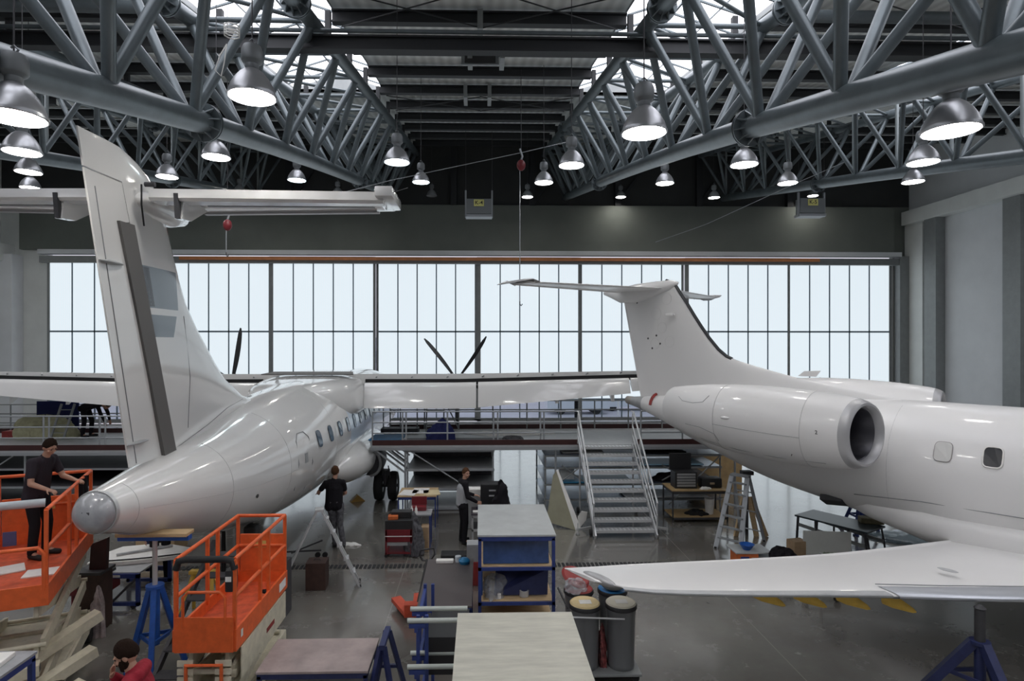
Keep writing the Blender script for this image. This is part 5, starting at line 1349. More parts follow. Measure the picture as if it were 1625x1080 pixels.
# table at the left edge
p = P(40, 1040, 6.9)
t = rack('blue-framed table with a dark top and white sheets at the picture edge', -6.5, -4.70, 5.75, 6.45, 1.50, M('grey_table_top', (.30, .31, .33), .4, var=.2, scale=4), (), blue, dark, name='bench_table', cat='table')
t['label'] = 'blue-framed table with dark top and white sheet, before the cream beams'
slab_thing('foam_block', 'white foam sheet lying on the blue-framed table before the cream beams', 'sheet', (-5.0, 6.2, 1.525), (.36, .28, .05), paper, .1)
# workbench with the tool chest
wb = rack('wooden workbench with a lower shelf, tool chest on it, near the stairs', P(1067, 830, 15.75).x, P(1150, 830, 15.75).x + .1, 15.75, 16.6, .86, plywood, (.14,), dark, plywood, name='workbench', cat='table', tw=.035)
tcx = P(1088, 780, 16.0).x
tc2 = thing('tool_chest', 'black tool chest with open lid and steel drawers on the wooden workbench', 'tool chest', (tcx, 15.95, .86))
MB().bb(-.30, .30, 0, .40, 0, .44, .01).build('body', blackp, tc2); MB().bb(-.33, .27, .38, .44, .44, .88, .01).build('open_lid', blackp, tc2)
for k in range(5): MB().bb(-.25, .25, -.015, 0, .05 + k * .075, .105 + k * .075, .004).build('drawer', dullalu, tc2)
o = thing('equipment_case', 'black hard case on the workbench beside the tool chest', 'case', (P(1127, 770, 16.1).x, 16.15, .86)); MB().bb(-.28, .28, -.18, .18, 0, .26, .04).build('shell', blackp, o, True); MB().box((0, -.2, .13), (.12, .03, .05), None, .01).build('latch', M('tan_latch', (.4, .3, .2), .5), o)
o = MB().lathe([(.10, 0), (.13, .42), (.125, .42), (.095, .02)], n=24, cap=True).build('white_bucket', paper, None, True); o.location = (P(1128, 810, 16).x, 16.1, .14); tag(o, 'tall white bucket on the lower shelf of the workbench', 'bucket')
heap('black_hose', 'black coiled hose on the lower shelf of the workbench', 'hose', (P(1105, 822, 16.1).x, 16.1, .14), (.55, .4, .1), black, 17)
heap('rag', 'white crumpled rag on the workbench in front of the black case', 'rag', (P(1118, 778, 15.9).x, 15.86, .86), (.3, .14, .06), paper, 18)
# dark long table with a box under the jet
c0 = P(1275, 868, 13.6)
t = thing('long_table', 'long dark table on thin legs under the jet belly, olive box on it', 'table', (8.35, 13.75, 0), radians(-58))
MB().bb(-.82, .82, -.42, .42, .60, .64, .01).build('top_board', M('dark_teal_top', (.03, .045, .055), .3, var=.2, scale=4), t)
for x in (-.75, -.3, .4, .75):
    for y in (-.38, .38): MB().beam((x, y, .6), (x + .08 * (1 if x > 0 else -.2), y * 1.1, 0), .04, .04).build('leg', dark, t)
for y in (-.38, .38): MB().beam((-.75, y, .42), (.8, y, .30), .04, .07).build('brace', frame_m, t)
slab_thing('olive_box', 'olive grey box lying on the long dark table under the jet', 'box', (P(1382, 828, 13.5).x, 13.5, .71), (.48, .26, .14), M('olive_box_m', (.16, .14, .08), .7, var=.2, scale=9), radians(-16), .03)
slab_thing('white_board', 'white sheet panel standing upright before the long dark table', 'board', (P(1306, 860, 12.9).x, 12.75, .36), (.98, .03, .68), M('board_white', (.56, .57, .54), .5, var=.05), radians(-8))
pc = P(1178, 870, 12.6)
t = thing('crate_cart', 'orange wooden crate cart with a grey top beside the step ladder', 'cart', (pc.x, 12.5, 0))
MB().bb(-.22, .22, -.18, .2, .05, .38, .01).build('body', crate_o, t); MB().bb(-.26, .5, -.2, .35, .38, .41, .01).build('top_board', benchgrey, t); MB().bb(-.16, .02, -.19, -.17, .12, .32).build('front_print', blue, t)
o = MB().lathe([(.07, 0), (.15, .11), (.155, .115), (.14, .11), (.06, .012)], n=28).build('blue_bowl', bluecrate, None, True); o.location = (pc.x + .05, 12.5, .41); tag(o, 'blue plastic bowl on top of the orange crate cart', 'bowl')
t = thing('flat_cart', 'grey flat cart heaped with black wrapping beside the orange crate', 'cart', (P(1225, 878, 12.3).x, 12.3, 0))
MB().bb(-.42, .42, -.3, .35, .26, .30, .01).build('top_board', dullalu, t)
for x in (-.38, .38):
    for y in (-.26, .3): MB().tube((x, y, 0), (x, y, .26), .025, n=8).build('leg', dark, t)
heap('black_wrapping', 'crumpled black wrapping on the grey flat cart', 'wrapping', (P(1240, 868, 12.2).x, 12.2, .30), (.55, .34, .24), cl_black, 41, peak=.8)
slab_thing('brown_carton', 'small brown carton between the black wrapping and white board', 'carton', (P(1265, 858, 12.9).x, 12.9, .32), (.34, .26, .30), card, .2)
tag(MB().bb(-.25, .25, -.2, .2, 0, .17).build('pallet_block', dark, None, loc=(P(1265, 858, 12.9).x, 12.9, 0)), 'dark low block under the small brown carton', 'block')
heap('crumpled_sheet', 'crumpled grey-green sheet in front of the white upright board', 'sheet', (P(1318, 880, 12.3).x, 12.35, 0), (.55, .35, .34), greenery, 44)
heap('plastic_sheet', 'rumpled clear plastic on the floor under the jet belly', 'plastic sheet', (P(1455, 850, 14.4).x, 14.3, 0), (2.2, 1.3, .12), M('rumpled_plastic', (.12, .16, .18), .12, bump=.8, scale=9), 46)
# castor stand peeking out below the wing
t = thing('castor_stand', 'small castor wheel stand below the near wing between yellow covers', 'stand', (P(1303, 965, 10.85).x, 10.85, 0))
MB().tube((0, 0, .1), (0, 0, .9), .03, n=10).build('post', frame_m, t)
MB().tube((-.3, 0, .12), (.3, 0, .12), .025, n=8).build('base', frame_m, t)
for x in (-.3, .3): MB().tube((x, -.02, .06), (x, .02, .06), .06, n=16).build('wheel', black, t, True)

# olive fin-shaped panel leaning
t = thing('control_surface', 'olive triangular aircraft panel standing on its edge beside the stairs', 'aircraft panel', (P(890, 825, 15.6).x, 15.6, 0), 0)
a, b, c_, d_ = V((-.30, 0, .02)), V((.30, -.45, 0)), V((.42, -.35, .02)), V((-.10, .0, 1.42))
MB().prism([(-.38, .02, .1), (.32, -.42, 0), (-.12, .02, 1.42), (-.2, .05, 1.3)], (.03, .09, 0)).build('skin', olive, t)
MB().prism([(.32, -.44, 0), (.46, -.36, .05), (-.06, .06, 1.44), (-.12, .0, 1.44)], (.0, .03, 0)).build('pale_edge', paper, t)
MB().prism([(.42, -.3, .0), (.62, -.2, .18), (.66, -.15, .38), (.50, -.2, .42), (.40, -.25, .3)], (.02, .05, 0)).build('root_fitting', paper, t)

# waste bins on a dolly
bx, by = 1.98, 8.55
t = thing('bin_dolly', 'low grey dolly carrying the drums beside the pale board table', 'dolly', (1.76, 8.3, 0))
MB().bb(-.52, .50, .0, 1.2, .10, .14, .01).build('platform', frame_m, t); MB().tube((-.6, -.02, .96), (.25, -.02, .92), .012, n=8).build('tie_bar', alu, t, True)
for x in (-.45, .43):
    for y in (.08, 1.1): MB().tube((x, y - .02, .05), (x, y + .02, .05), .05, n=16).build('castor', black, t, True)
MB().beam((-.50, .25, .95), (-.62, .45, 1.18), .022, .022).build('handle', dark, t)
def drum(label, x, y, lidm, bodym=bin_m, H=.88, R=.21):
    t = thing('waste_bin', label, 'bin', (x, y, .14), 0, 'round bins on the dolly')
    MB().lathe([(R * .86, 0), (R * .9, .02), (R * .9, .06), (R * .88, .07), (R * .98, H - .12), (R, H - .11), (R, H)], n=36).build('body', bodym, t, True, ang=30)
    MB().lathe([(R * 1.01, H - .05), (R * 1.08, H - .04), (R * 1.08, H - .0), (R * 1.0, H + .02)], n=36, cap=False).build('rim_band', blackp, t, True)
    MB().lathe([(R * 1.02, H), (R * 1.02, H + .02), (R * .94, H + .035), (R * .90, H + .03), (0.0, H + .03)], n=36).build('lid', lidm, t, True, ang=30)
    lb = MB().bb(-.08, .09, -.07, .06, H + .031, H + .034).build('lid_label', paper, t)
    return t
drum('round grey bin with cream lid at the aisle side of the dolly', 2.02, 8.55, M('white_cream_lid', (.72, .68, .56), .5))
drum('round grey bin with yellow-cream lid next to the pale board table', 1.50, 8.55, binlid)
drum('round bin with light blue lid in the rear row on the dolly', 2.02, 9.1, bluelid, H=.86)
drum('round bin with red lid in the rear row on the dolly', 1.50, 9.1, redw, H=.86)
o = MB().ball((0, 0, 0), (.20, .17, .10), 24, 12).build('domed_lid', M('smoked_dome', (.30, .32, .33), .15), None, True); o.location = (2.02, 9.02, 1.13); tag(o, 'smoky domed lid resting on the blue-lidded bin', 'lid')
o = MB().lathe([(.0, 0), (.21, 0), (.23, .02), (.2, .05), (.0, .06)], n=28).build('spare_lid', redw, None, True); o.location = (1.47, 9.25, 1.12); o.rotation_euler = (.35, .35, 0); tag(o, 'faded red spare lid tilted on top of the red-lidded bin', 'lid')
heap('plastic_bag', 'crumpled clear bag between the bins and the rack', 'bag', (1.42, 9.0, 1.035), (.3, .3, .16), cloudp, 51)
heap('rubbish_bag', 'red and clear rubbish bag squeezed between the bins on the dolly', 'bag', (1.76, 8.62, .14), (.13, .3, .5), M('red_clear_bag', (.22, .06, .06), .25, var=.7, scale=14), 52)

# pallet truck
pk = G(648, 955, .1)
t = thing('pallet_truck', 'orange pallet truck with a black handle beside the dark table', 'pallet truck', (-1.18, 10.25, 0), radians(4))
MB().prism([(-.38, .62, .10), (-.22, .70, .10), (.02, .12, .10), (-.12, .0, .10)], (0, 0, .07)).build('fork', palletm, t)
MB().prism([(.02, .78, .10), (.17, .80, .10), (.16, .22, .10), (.02, .12, .10)], (0, 0, .07)).build('fork', palletm, t)
MB().bb(-.12, .20, -.02, .16, .08, .30, .02).build('fork_carriage', palletm, t)
MB().beam((.12, .1, .28), (.27, .45, .90), .045, .045).build('handle_shaft', blackp, t)
MB().path([(.13, .46, .98), (.15, .47, 1.06), (.38, .47, 1.09), (.40, .46, .98), (.33, .45, .88), (.18, .45, .88), (.13, .46, .98)], .016, 8).build('handle', blackp, t, True)
for x in (-.28, .12): MB().tube((x, .62, .05), (x + .08, .62, .05), .05, n=14).build('wheel', black, t, True)

# box on the floor by the ladder
t = thing('steel_box', 'upright dark brown steel box on the floor beside the step ladder', 'box', (P(502, 930, 11.7).x, 11.75, 0), radians(3))
MB().bb(-.19, .19, -.15, .2, 0, .50, .01).build('body', brown, t); MB().bb(-.19, .19, -.15, .2, .50, .52, .01).build('lid', brown, t); MB().path([(-.06, .02, .52), (-.05, .02, .55), (.05, .02, .55), (.06, .02, .52)], .008, 6).build('handle', dark, t)
heap('rag', 'white rag lying on the floor beside the mechanic at the fuselage', 'rag', (P(557, 858, 14.3).x, 14.2, 0), (.42, .22, .06), paper, 61)
t = thing('wheel_chock', 'small yellow-brown wheel chock on the floor near the turboprop gear', 'chock', (P(567, 791, 18).x, 18.1, 0), .4)
MB().prism([(-.22, 0, 0), (.22, 0, 0), (0, 0, .2)], (0, .18, 0)).build('body', M('ochre_chock', (.38, .22, .05), .6), t)
t = thing('tow_bar_trolley', 'thin dark tow bar with small castors lying under the turboprop belly', 'tow bar', (P(480, 840, 13).x, 13.4, 0))
MB().beam((-.75, 0, .12), (.3, 0, .16), .03, .03).build('bar', dark, t); MB().beam((-.35, -.05, .12), (.3, .1, .35), .03, .03).build('bar', dark, t)
for x in (.22, .38): MB().tube((x, -.02, .06), (x, .02, .06), .06, n=12).build('wheel', black, t, True)

# red tool trolley with jacket
t = thing('tool_trolley', 'dark red tool trolley with open drawers, dark jacket hanging at its side', 'tool trolley', (P(633, 880, 13.4).x, 13.35, 0))
MB().bb(-.30, .30, 0, .45, .48, .62, .01).build('drawer', red, t); MB().bb(-.30, .30, 0, .45, .34, .46, .01).build('drawer', red, t); MB().bb(-.30, .30, -.01, 0, .465, .48).build('drawer_trim', paper, t)
MB().bb(-.29, .29, .02, .45, .26, .33).build('shelf', dullalu, t); MB().bb(-.30, .30, 0, .45, .08, .11).build('bottom_shelf', red, t)
for x in (-.28, .28):
    for y in (.02, .42): MB().bb(x - .02, x + .02, y - .02, y + .02, .06, .62).build('post', red, t); MB().tube((x, y - .02, .035), (x, y + .02, .035), .035, n=12).build('castor', black, t)
MB().bb(-.30, .30, 0, .45, .62, .82, .01).build('tool_tray', blackp, t)
slab_thing('tool_case', 'black open case on top of the dark red tool trolley', 'case', (P(637, 795, 13.6).x, 13.65, .89), (.45, .25, .14), blackp)
slab_thing('orange_box', 'small orange box on the corner of the dark red tool trolley', 'box', (P(624, 812, 13.5).x, 13.5, .86), (.22, .2, .08), crate_o, .1)
heap('hanging_jacket', 'dark grey jacket hanging from the dark red tool trolley to the floor', 'jacket', (P(657, 870, 13.6).x, 13.55, 0.02), (.42, .42, .82), cl_work, 71, peak=.55)
t = thing('side_table', 'small blue-legged table with a red case beside the tool trolley', 'table', (P(662, 870, 14.2).x, 14.1, 0))
MB().bb(-.3, .35, -.2, .3, .76, .79).build('top_board', dullalu, t)
for x in (-.27, .32):
    for y in (-.17, .27): MB().bb(x - .015, x + .015, y - .015, y + .015, 0, .76).build('leg', blue, t)
t2 = thing('red_case', 'dark red open case on the small blue-legged table', 'case', (P(664, 800, 14.2).x, 14.2, .79)); MB().bb(-.18, .18, 0, .2, 0, .10, .02).build('body', red, t2); MB().bb(-.18, .18, .18, .23, .1, .30, .02).build('open_lid', red, t2)
for dx, lab in ((-.14, 'white spray bottle beside the dark red case, at its trolley side'), (-.04, 'white bottle standing before the dark red case')):
    o = MB().lathe([(.03, 0), (.032, .1), (.014, .13), (.012, .17)], n=14).build('bottle', paper, None, True); o.location = (t2.location.x + dx, 14.05, .79); tag(o, lab, 'bottle')
slab_thing('carton', 'tan cardboard leaning by the hanging dark grey jacket', 'carton', (P(675, 845, 13.9).x, 13.85, .28), (.18, .30, .56), card)
# paper table
t = rack('table covered with papers and drawings under the turboprop wing', P(632, 800, 15.6).x, P(692, 800, 15.6).x, 15.5, 16.4, .82, wood, (), blue, None, name='paper_table', cat='table', tw=.03)
for i, (dx, dy, m, lab) in enumerate(((.25, .3, paper, 'white drawing sheets on the paper table near the wheels'), (.55, .5, paper, 'white drawing sheets at the middle of the paper table'), (.85, .3, M('yellowed_paper', (.62, .52, .32), .7), 'yellowed drawing sheet at the end of the paper table'))):
    slab_thing('drawing_sheet', lab, 'paper', (P(632, 800, 15.6).x + dx, 15.5 + dy, .83), (.42, .55, .015), m, .15 * (i - 1), 0)
# desk by the mechanic
dx0 = P(752, 860, 14.0).x
t = rack('dark desk with small parts on it, in front of the raglan-shirt mechanic', dx0 - .05, dx0 + .95, 13.9, 14.5, .80, M('dark_desk', (.04, .035, .045), .4), (.45,), dullalu, dark, name='desk', cat='table', tw=.04)
slab_thing('parts_tray', 'white parts tray on the dark desk', 'tray', (dx0 + .1, 14.05, .815), (.25, .14, .03), paper)
slab_thing('cleaning_cloth', 'bluish cloth lying on the dark desk by the hands', 'cloth', (dx0 + .25, 14.3, .825), (.35, .2, .05), cl_blue, .2, .02)
t = thing('tool_cabinet', 'black tool cabinet with bright latches behind the tall blue rack', 'cabinet', (P(779, 800, 15).x, 14.9, 0))
MB().bb(-.26, .26, 0, .4, 0, 1.25, .02).build('body', blackp, t)
for z in (.95, 1.08): MB().bb(-.05, .12, -.012, 0, z, z + .035).build('latch', alu, t)
t = thing('side_cabinet', 'white and pale boxes stacked by the black tool cabinet', 'box', (P(752, 800, 15.6).x, 15.4, 0)); MB().bb(-.35, .3, 0, .4, 0, .85, .02).build('body', dullalu, t); MB().bb(-.3, .25, .02, .35, .85, 1.0, .02).build('upper_box', paper, t)
heap('draped_jacket', 'black jacket draped over a chair behind the tall blue rack', 'jacket', (P(795, 800, 14.6).x, 14.6, 0), (.55, .42, 1.28), cl_black, 75, peak=.6)
slab_thing('black_toolbox', 'black toolbox on the floor before the raglan-shirt mechanic', 'toolbox', (P(724, 868, 12.9).x, 12.95, .12), (.66, .32, .24), blackp, 0, .03)
t = thing('red_cabinet', 'red and white box stack against the tall blue rack', 'box', (P(752, 880, 11.9).x, 11.75, 0)); MB().bb(-.14, .2, 0, .35, 0, .46, .01).build('red_box', redw, t); MB().bb(-.14, .2, .02, .33, .46, .80, .01).build('white_box', dullalu, t)
slab_thing('white_carton', 'white flat carton on the far end of the dark table', 'carton', (P(706, 884, 10.4).x, 10.4, .985), (.30, .12, .05), paper)
o = MB().lathe([(.0, 0), (.085, 0), (.10, .05), (.06, .09), (0, .10)], n=20).build('blue_tub', M('cyan_plastic', (.01, .16, .34), .35), None, True); o.location = (P(737, 884, 10.35).x, 10.35, .96); tag(o, 'round blue tub on the far end of the dark table', 'tub')
o = MB().lathe([(.0, 0), (.05, 0), (.055, .10), (.0, .10)], n=18).build('glass_jar', M('clear_jar', (.5, .55, .6), .1), None, True); o.location = (P(727, 880, 10.4).x, 10.42, .96); tag(o, 'clear jar next to the round blue tub on the dark table', 'jar')

# things below the turboprop tail
t = thing('parts_cart', 'blue steel cart with white curved aircraft panels below the tail cone', 'cart', (P(185, 955, 10.9).x, 10.9, 0))
for x in (-.42, .38):
    for y in (0, 1.1): MB().bb(x - .03, x + .03, y - .03, y + .03, .05, .62).build('post', blue, t)
for y in (0, 1.1):
    MB().bb(-.45, .41, y - .03, y + .03, .55, .63).build('rail', blue, t); MB().bb(-.45, .41, y - .03, y + .03, .06, .12).build('rail', blue, t)
MB().bb(-.45, .41, 0, 1.1, .62, .65).build('top_board', dullalu, t); MB().beam((-.1, 0, .1), (.36, 0, .55), .04, .04).build('brace', dark, t)
MB().bb(-.12, .08, -.036, -.03, .57, .61).build('number_label', paper, t)
for x in (-.3, .3): MB().tube((x, -.02, .04), (x, .02, .04), .045, n=12).build('castor', black, t)
t = thing('radome_panel', 'large white curved aircraft panel with black stripe on the blue cart', 'aircraft panel', (P(215, 890, 11.6).x, 11.7, .66))
pts = [(-.62 + 1.5 * u, -.55 + .32 * (u ** 1.7) * 1.2, 0) for u in [k / 12 for k in range(13)]] + [(.9, .25, 0), (.2, .55, 0), (-.5, .35, 0), (-.66, -.1, 0)]
MB().prism(pts, (0, 0, .07)).build('skin', paper, t); MB().path([(x + .03, y + .06, .075) for x, y, z in pts[:13]], .02, 6).build('black_stripe', black, t); MB().beam((-.3, -.2, .1), (.5, .3, .1), .05, .03).build('stiffener', dullalu, t)
t = thing('wooden_crate', 'pale wooden crate on castors beyond the white aircraft panel', 'crate', (P(240, 905, 13.2).x, 13.4, 0)); MB().bb(-.45, .4, 0, .6, .1, .62, .01).build('body', wood, t)
for x in (-.38, .34): MB().tube((x, -.02, .05), (x, .02, .05), .05, n=12).build('castor', black, t)
MB().bb(-.02, .0, -.01, 0, .1, .62).build('batten', wood, t)
t = thing('transport_stand', 'dark blue wheeled stand behind the blue tail jack', 'stand', (P(232, 930, 11.9).x, 12.4, 0))
for x in (-.25, .15): MB().bb(x - .035, x + .035, 0, .07, .1, .75).build('post', navy, t)
MB().bb(-.8, .2, 0, .06, .12, .2).build('base', navy, t); MB().tube((-.55, -.08, .14), (-.55, .0, .14), .14, n=18).build('wheel', black, t, True)
t = thing('machine_cabinet', 'dark brown upright machine with a slab on top beside the cream beams', 'machine', (P(140, 995, 10.0).x, 10.0, 0))
MB().bb(-.19, .19, 0, .35, .0, .95, .02).build('body', brown, t); MB().bb(-.22, .22, -.04, .38, .95, 1.0, .01).build('top_plate', dark, t)
MB().prism([(-.05, .1, 1.0), (.22, .1, 1.0), (.24, .1, 1.52), (-.02, .1, 1.42)], (0, .08, 0)).build('raised_plate', maroon, t)
heap('stained_cloth', 'pale stained cloth hanging on the dark brown machine', 'cloth', (P(152, 985, 9.9).x + .05, 9.88, .0), (.22, .16, .72), M('stained', (.36, .30, .30), .8, var=.4, scale=8), 81, peak=.6)
t = thing('red_trolley', 'low red trolley with small tools between the raised lift and the machine', 'trolley', (P(118, 935, 10.3).x, 10.6, 0)); MB().bb(-.35, .3, 0, .5, .35, .62, .02).build('body', red, t); MB().bb(-.3, .25, .03, .45, .62, .70, .01).build('tool_tray', dark, t)
for x in (-.3, .25): MB().bb(x - .02, x + .02, .1, .14, 0, .35).build('leg', red, t)
o = MB().lathe([(0, 0), (.05, 0), (.05, .12), (0, .12)], n=14).build('yellow_can', yellow); o.location = (P(136, 900, 10.3).x, 10.8, .70); tag(o, 'small yellow can on the low red trolley', 'can')
slab_thing('blue_case', 'small blue case on the low red trolley', 'case', (P(128, 905, 10.3).x, 10.72, .755), (.14, .12, .1), blue)
# equipment around the centre lift seen through its rails
t = thing('floor_machine', 'black upright floor machine seen through the rails of the padded lift', 'machine', (P(395, 900, 12.2).x, 12.2, 0)); MB().bb(-.12, .12, 0, .3, .1, 1.05, .04).build('body', blackp, t); MB().tube((-.55, .1, .1), (-.55, .1, 1.35), .05, .03).build('hose_mast', black, t); MB().bb(-.6, .2, 0, .35, 0, .1, .02).build('base', dark, t)
slab_thing('instrument_box', 'black and tan instrument box hung beyond the lift rear panel', 'box', (P(425, 842, 10.6).x, 10.6, 1.12), (.55, .3, .35), blackp, 0, .02)
tag(MB().bb(-.35, .35, -.2, .2, 0, .94).build('cabinet', dark, None, loc=(P(425, 842, 10.6).x, 10.6, 0)), 'dark cabinet beyond the padded lift, instrument box on it', 'cabinet')
# ================================================================== PEOPLE
def hand_mb(mb, wr, fd, pn, side, curl=.5, L=1.0, thumb=1):
    """palm, four unequal bent fingers, thumb leaving the side of the palm"""
    wr, fd, pn = V(wr), V(fd).normalized(), V(pn).normalized(); pn = (pn - fd * pn.dot(fd)).normalized(); sd = fd.cross(pn).normalized() * side
    for o in (-.028, -.010, .010, .028): mb.cap(wr + sd * o * .6, wr + fd * .085 * L + sd * o, .016, .014, n=8)
    for k, (o, ln) in enumerate(((-.034, .060), (-.012, .074), (.011, .080), (.033, .070))):
        p = wr + fd * .088 * L + sd * o; d = fd.copy()
        for j, f in enumerate((.45, .32, .23)):
            a = curl * (.35 + .55 * j); d2 = (fd * cos(a) + pn * sin(a)); q = p + d2 * ln * f
            mb.cap(p, q, .0088 - .0008 * j, .0083 - .0008 * j, n=8); p = q
    b = wr + fd * .025 + sd * .030; d = (fd * .62 + sd * .62 + pn * .35).normalized()
    q = b + d * .045; mb.cap(b, q, .013, .0105, n=8); mb.cap(q, q + (fd * .8 + sd * .15 + pn * .5).normalized() * .034, .010, .0085, n=8)

def person(label, loc, rz, J, top, bot, shoes, hair, scale=1.0, sleeve='long', head=(0, 0, 0), beard=False, hood=False, torso2=None, curl=.5, bald=0):
    t = thing('person', label, 'person', loc, rz); t.scale = (scale,) * 3
    D = dict(pelvis=(0, 0, .96), chest=(0, 0, 1.30), neck=(0, .0, 1.50), head=(0, .03, 1.665),
             ls=(-.185, 0, 1.44), rs=(.185, 0, 1.44), le=(-.25, -.02, 1.15), re=(.25, -.02, 1.15), lw=(-.26, .06, .90), rw=(.26, .06, .90),
             lh=(-.095, 0, .93), rh=(.095, 0, .93), lk=(-.11, .03, .51), rk=(.11, .03, .51), la=(-.12, -.01, .09), ra=(.12, -.01, .09),
             lf=(-.15, .14, .035), rf=(.15, .14, .035), lhd=(0, .3, -1), rhd=(0, .3, -1), lpn=(1, 0, 0), rpn=(-1, 0, 0))
    D.update(J); D = {k: V(v) for k, v in D.items()}
    def torso(mb, g, low=0.0):
        lat = (D['rs'] - D['ls']).normalized()
        for o in (-1, -.5, 0, .5, 1):
            a = D['pelvis'] + lat * o * .085; b = D['chest'] + lat * o * .085; c = D['neck'] - (D['neck'] - D['chest']) * .32 + lat * o * .10
            mb.cap(a, b, .098 + g, .105 + g - .012 * abs(o)); mb.cap(b, c, .108 + g - .012 * abs(o), .070 + g)
        mb.cap(D['ls'], D['rs'], .058 + g, .058 + g)
    # body
    b = MB(); torso(b, -.012)
    b.cap(D['neck'] - (D['neck'] - D['chest']) * .2, D['head'] - V((0, .02, .07)), .058, .054)
    R = Euler(head, 'XYZ').to_matrix(); hc = D['head']
    def H(p): return hc + R @ V(p)
    hm = MB(); hm.ball((0, -.008, .02), (.077, .094, .105), 20, 14); hm.ball((0, .022, -.035), (.060, .070, .078), 18, 12); hm.ball((0, .062, -.082), (.026, .022, .020))
    hm.cap((0, .088, .012), (0, .108, -.022), .009, .013, n=8); hm.ball((0, .098, -.028), (.018, .012, .010)); 
    hm.cap((-.045, .080, .030), (.045, .080, .030), .010, .010, n=8)
    for s in (-1, 1): hm.ball((s * .078, -.008, -.006), (.010, .020, .032), 10, 8); hm.ball((s * .042, .070, -.02), (.022, .018, .018))
    hm.cap((-.020, .086, -.052), (.020, .086, -.052), .0095, .0095, n=8)
    b.add([H(p) for p in hm.v], hm.f)
    for s, S, E, Wr, hd, pn in ((-1, 'ls', 'le', 'lw', 'lhd', 'lpn'), (1, 'rs', 're', 'rw', 'rhd', 'rpn')):
        b.cap(D[S], D[E], .052, .041); b.cap(D[E], D[Wr], .042, .027)
        hand_mb(b, D[Wr], D[hd], D[pn], -s, curl)
    for a, k, an, f in (('lh', 'lk', 'la', 'lf'), ('rh', 'rk', 'ra', 'rf')):
        b.cap(D[a], D[k], .082, .055); b.cap(D[k], D[an], .054, .037); b.cap(D[an], D[f], .036, .030)
    def finish(mb, name, m, vox, sm=3):
        o = mb.build(name, m, t)
        md = o.modifiers.new('union', 'REMESH'); md.mode = 'VOXEL'; md.voxel_size = vox; md.use_smooth_shade = True
        s2_ = o.modifiers.new('soften', 'SMOOTH'); s2_.iterations = sm; s2_.factor = .5
        return o
    body = finish(b, 'body', skin_m, .0075, 2)
    # shirt
    s_ = MB(); torso(s_, .010)
    s_.cap(D['neck'] - (D['neck'] - D['chest']) * .15, D['neck'] + V((0, .0, .0)), .074, .066)
    for S, E, Wr in (('ls', 'le', 'lw'), ('rs', 're', 'rw')):
        if sleeve == 'long': s_.cap(D[S], D[E], .068, .055); s_.cap(D[E], D[E].lerp(D[Wr], .93), .056, .040)
        else: s_.cap(D[S], D[S].lerp(D[E], .62), .070, .062)
    dn = (D['pelvis'] - D['chest']).normalized(); lat = (D['rs'] - D['ls']).normalized()
    for o in (-1, 0, 1): s_.cap(D['pelvis'] + lat * o * .085, D['pelvis'] + lat * o * .095 + dn * .06, .110, .112)
    if hood: s_.cap(D['neck'] + V((-.07, -.06, -.02)), D['neck'] + V((.07, -.06, -.02)), .06, .06); s_.cap(D['neck'] + V((-.085, .01, -.03)), D['neck'] + V((.085, .01, -.03)), .045, .045)
    sh = finish(s_, 'shirt' if not hood else 'hooded_jacket', top, .010)
    if torso2:
        v_ = MB(); lat = (D['rs'] - D['ls']).normalized()
        for o in (-.8, -.3, .3, .8):
            v_.cap(D['pelvis'] + lat * o * .085 + dn * .03, D['chest'] + lat * o * .09, .124, .130); v_.cap(D['chest'] + lat * o * .09, D['neck'] - (D['neck'] - D['chest']) * .45 + lat * o * .09, .130, .086)
        finish(v_, 'jersey_front', torso2, .010)
    # trousers
    p_ = MB()
    for o in (-1, 0, 1): p_.cap(D['pelvis'] + lat * o * .07 + V((0, 0, .04)), D['pelvis'] + lat * o * .07 - V((0, 0, .04)), .105, .105)
    for a, k, an in (('lh', 'lk', 'la'), ('rh', 'rk', 'ra')): p_.cap(D[a], D[k], .098, .072); p_.cap(D[k], D[an] + V((0, 0, .0)), .072, .060)
    finish(p_, 'trousers', bot, .011)
    for a, f in (('la', 'lf'), ('ra', 'rf')):
        q = MB(); d = (D[f] - D[a]); d.z = 0; d.normalize()
        z0 = min(D[a].z, D[f].z)
        q.cap((D[a].x, D[a].y, D[f].z + .012) - d * .02 if False else V((D[a].x, D[a].y, D[f].z + .012)) - d * .02, V((D[f].x, D[f].y, D[f].z)) + d * .03, .046, .040); q.cap(D[a], V((D[a].x, D[a].y, D[f].z + .02)), .050, .05)
        finish(q, 'shoe', shoes, .008)
    # hair cap following the skull
    h = MB(); rows, n = 10, 26; rg = []
    for k in range(rows):
        ph = pi / 2 * k / (rows - 1)
        rr = []
        for i in range(n):
            a = 2 * pi * i / n; back = .5 - .5 * sin(a)       # 1 behind, 0 in front
            lowz = 0
            lo_ang = -.22 - .42 * max(0, -sin(a)) + .86 * max(0, sin(a)) ** 1.7 + .05 * sin(9 * a)
            e = lo_ang + (pi / 2 - lo_ang) * k / (rows - 1)
            g = (.009 + .003 * sin(5 * a + k) + .006 * (k / (rows - 1))) if k > 0 else .001
            rr.append(H(((.077 + g) * cos(e) * cos(a), -.008 + (.094 + g) * cos(e) * sin(a), .02 + (.105 + g * 1.3) * sin(e))))
        rg.append(rr)
    h.loft(rg).build('hair', hair, t, True, ang=80)
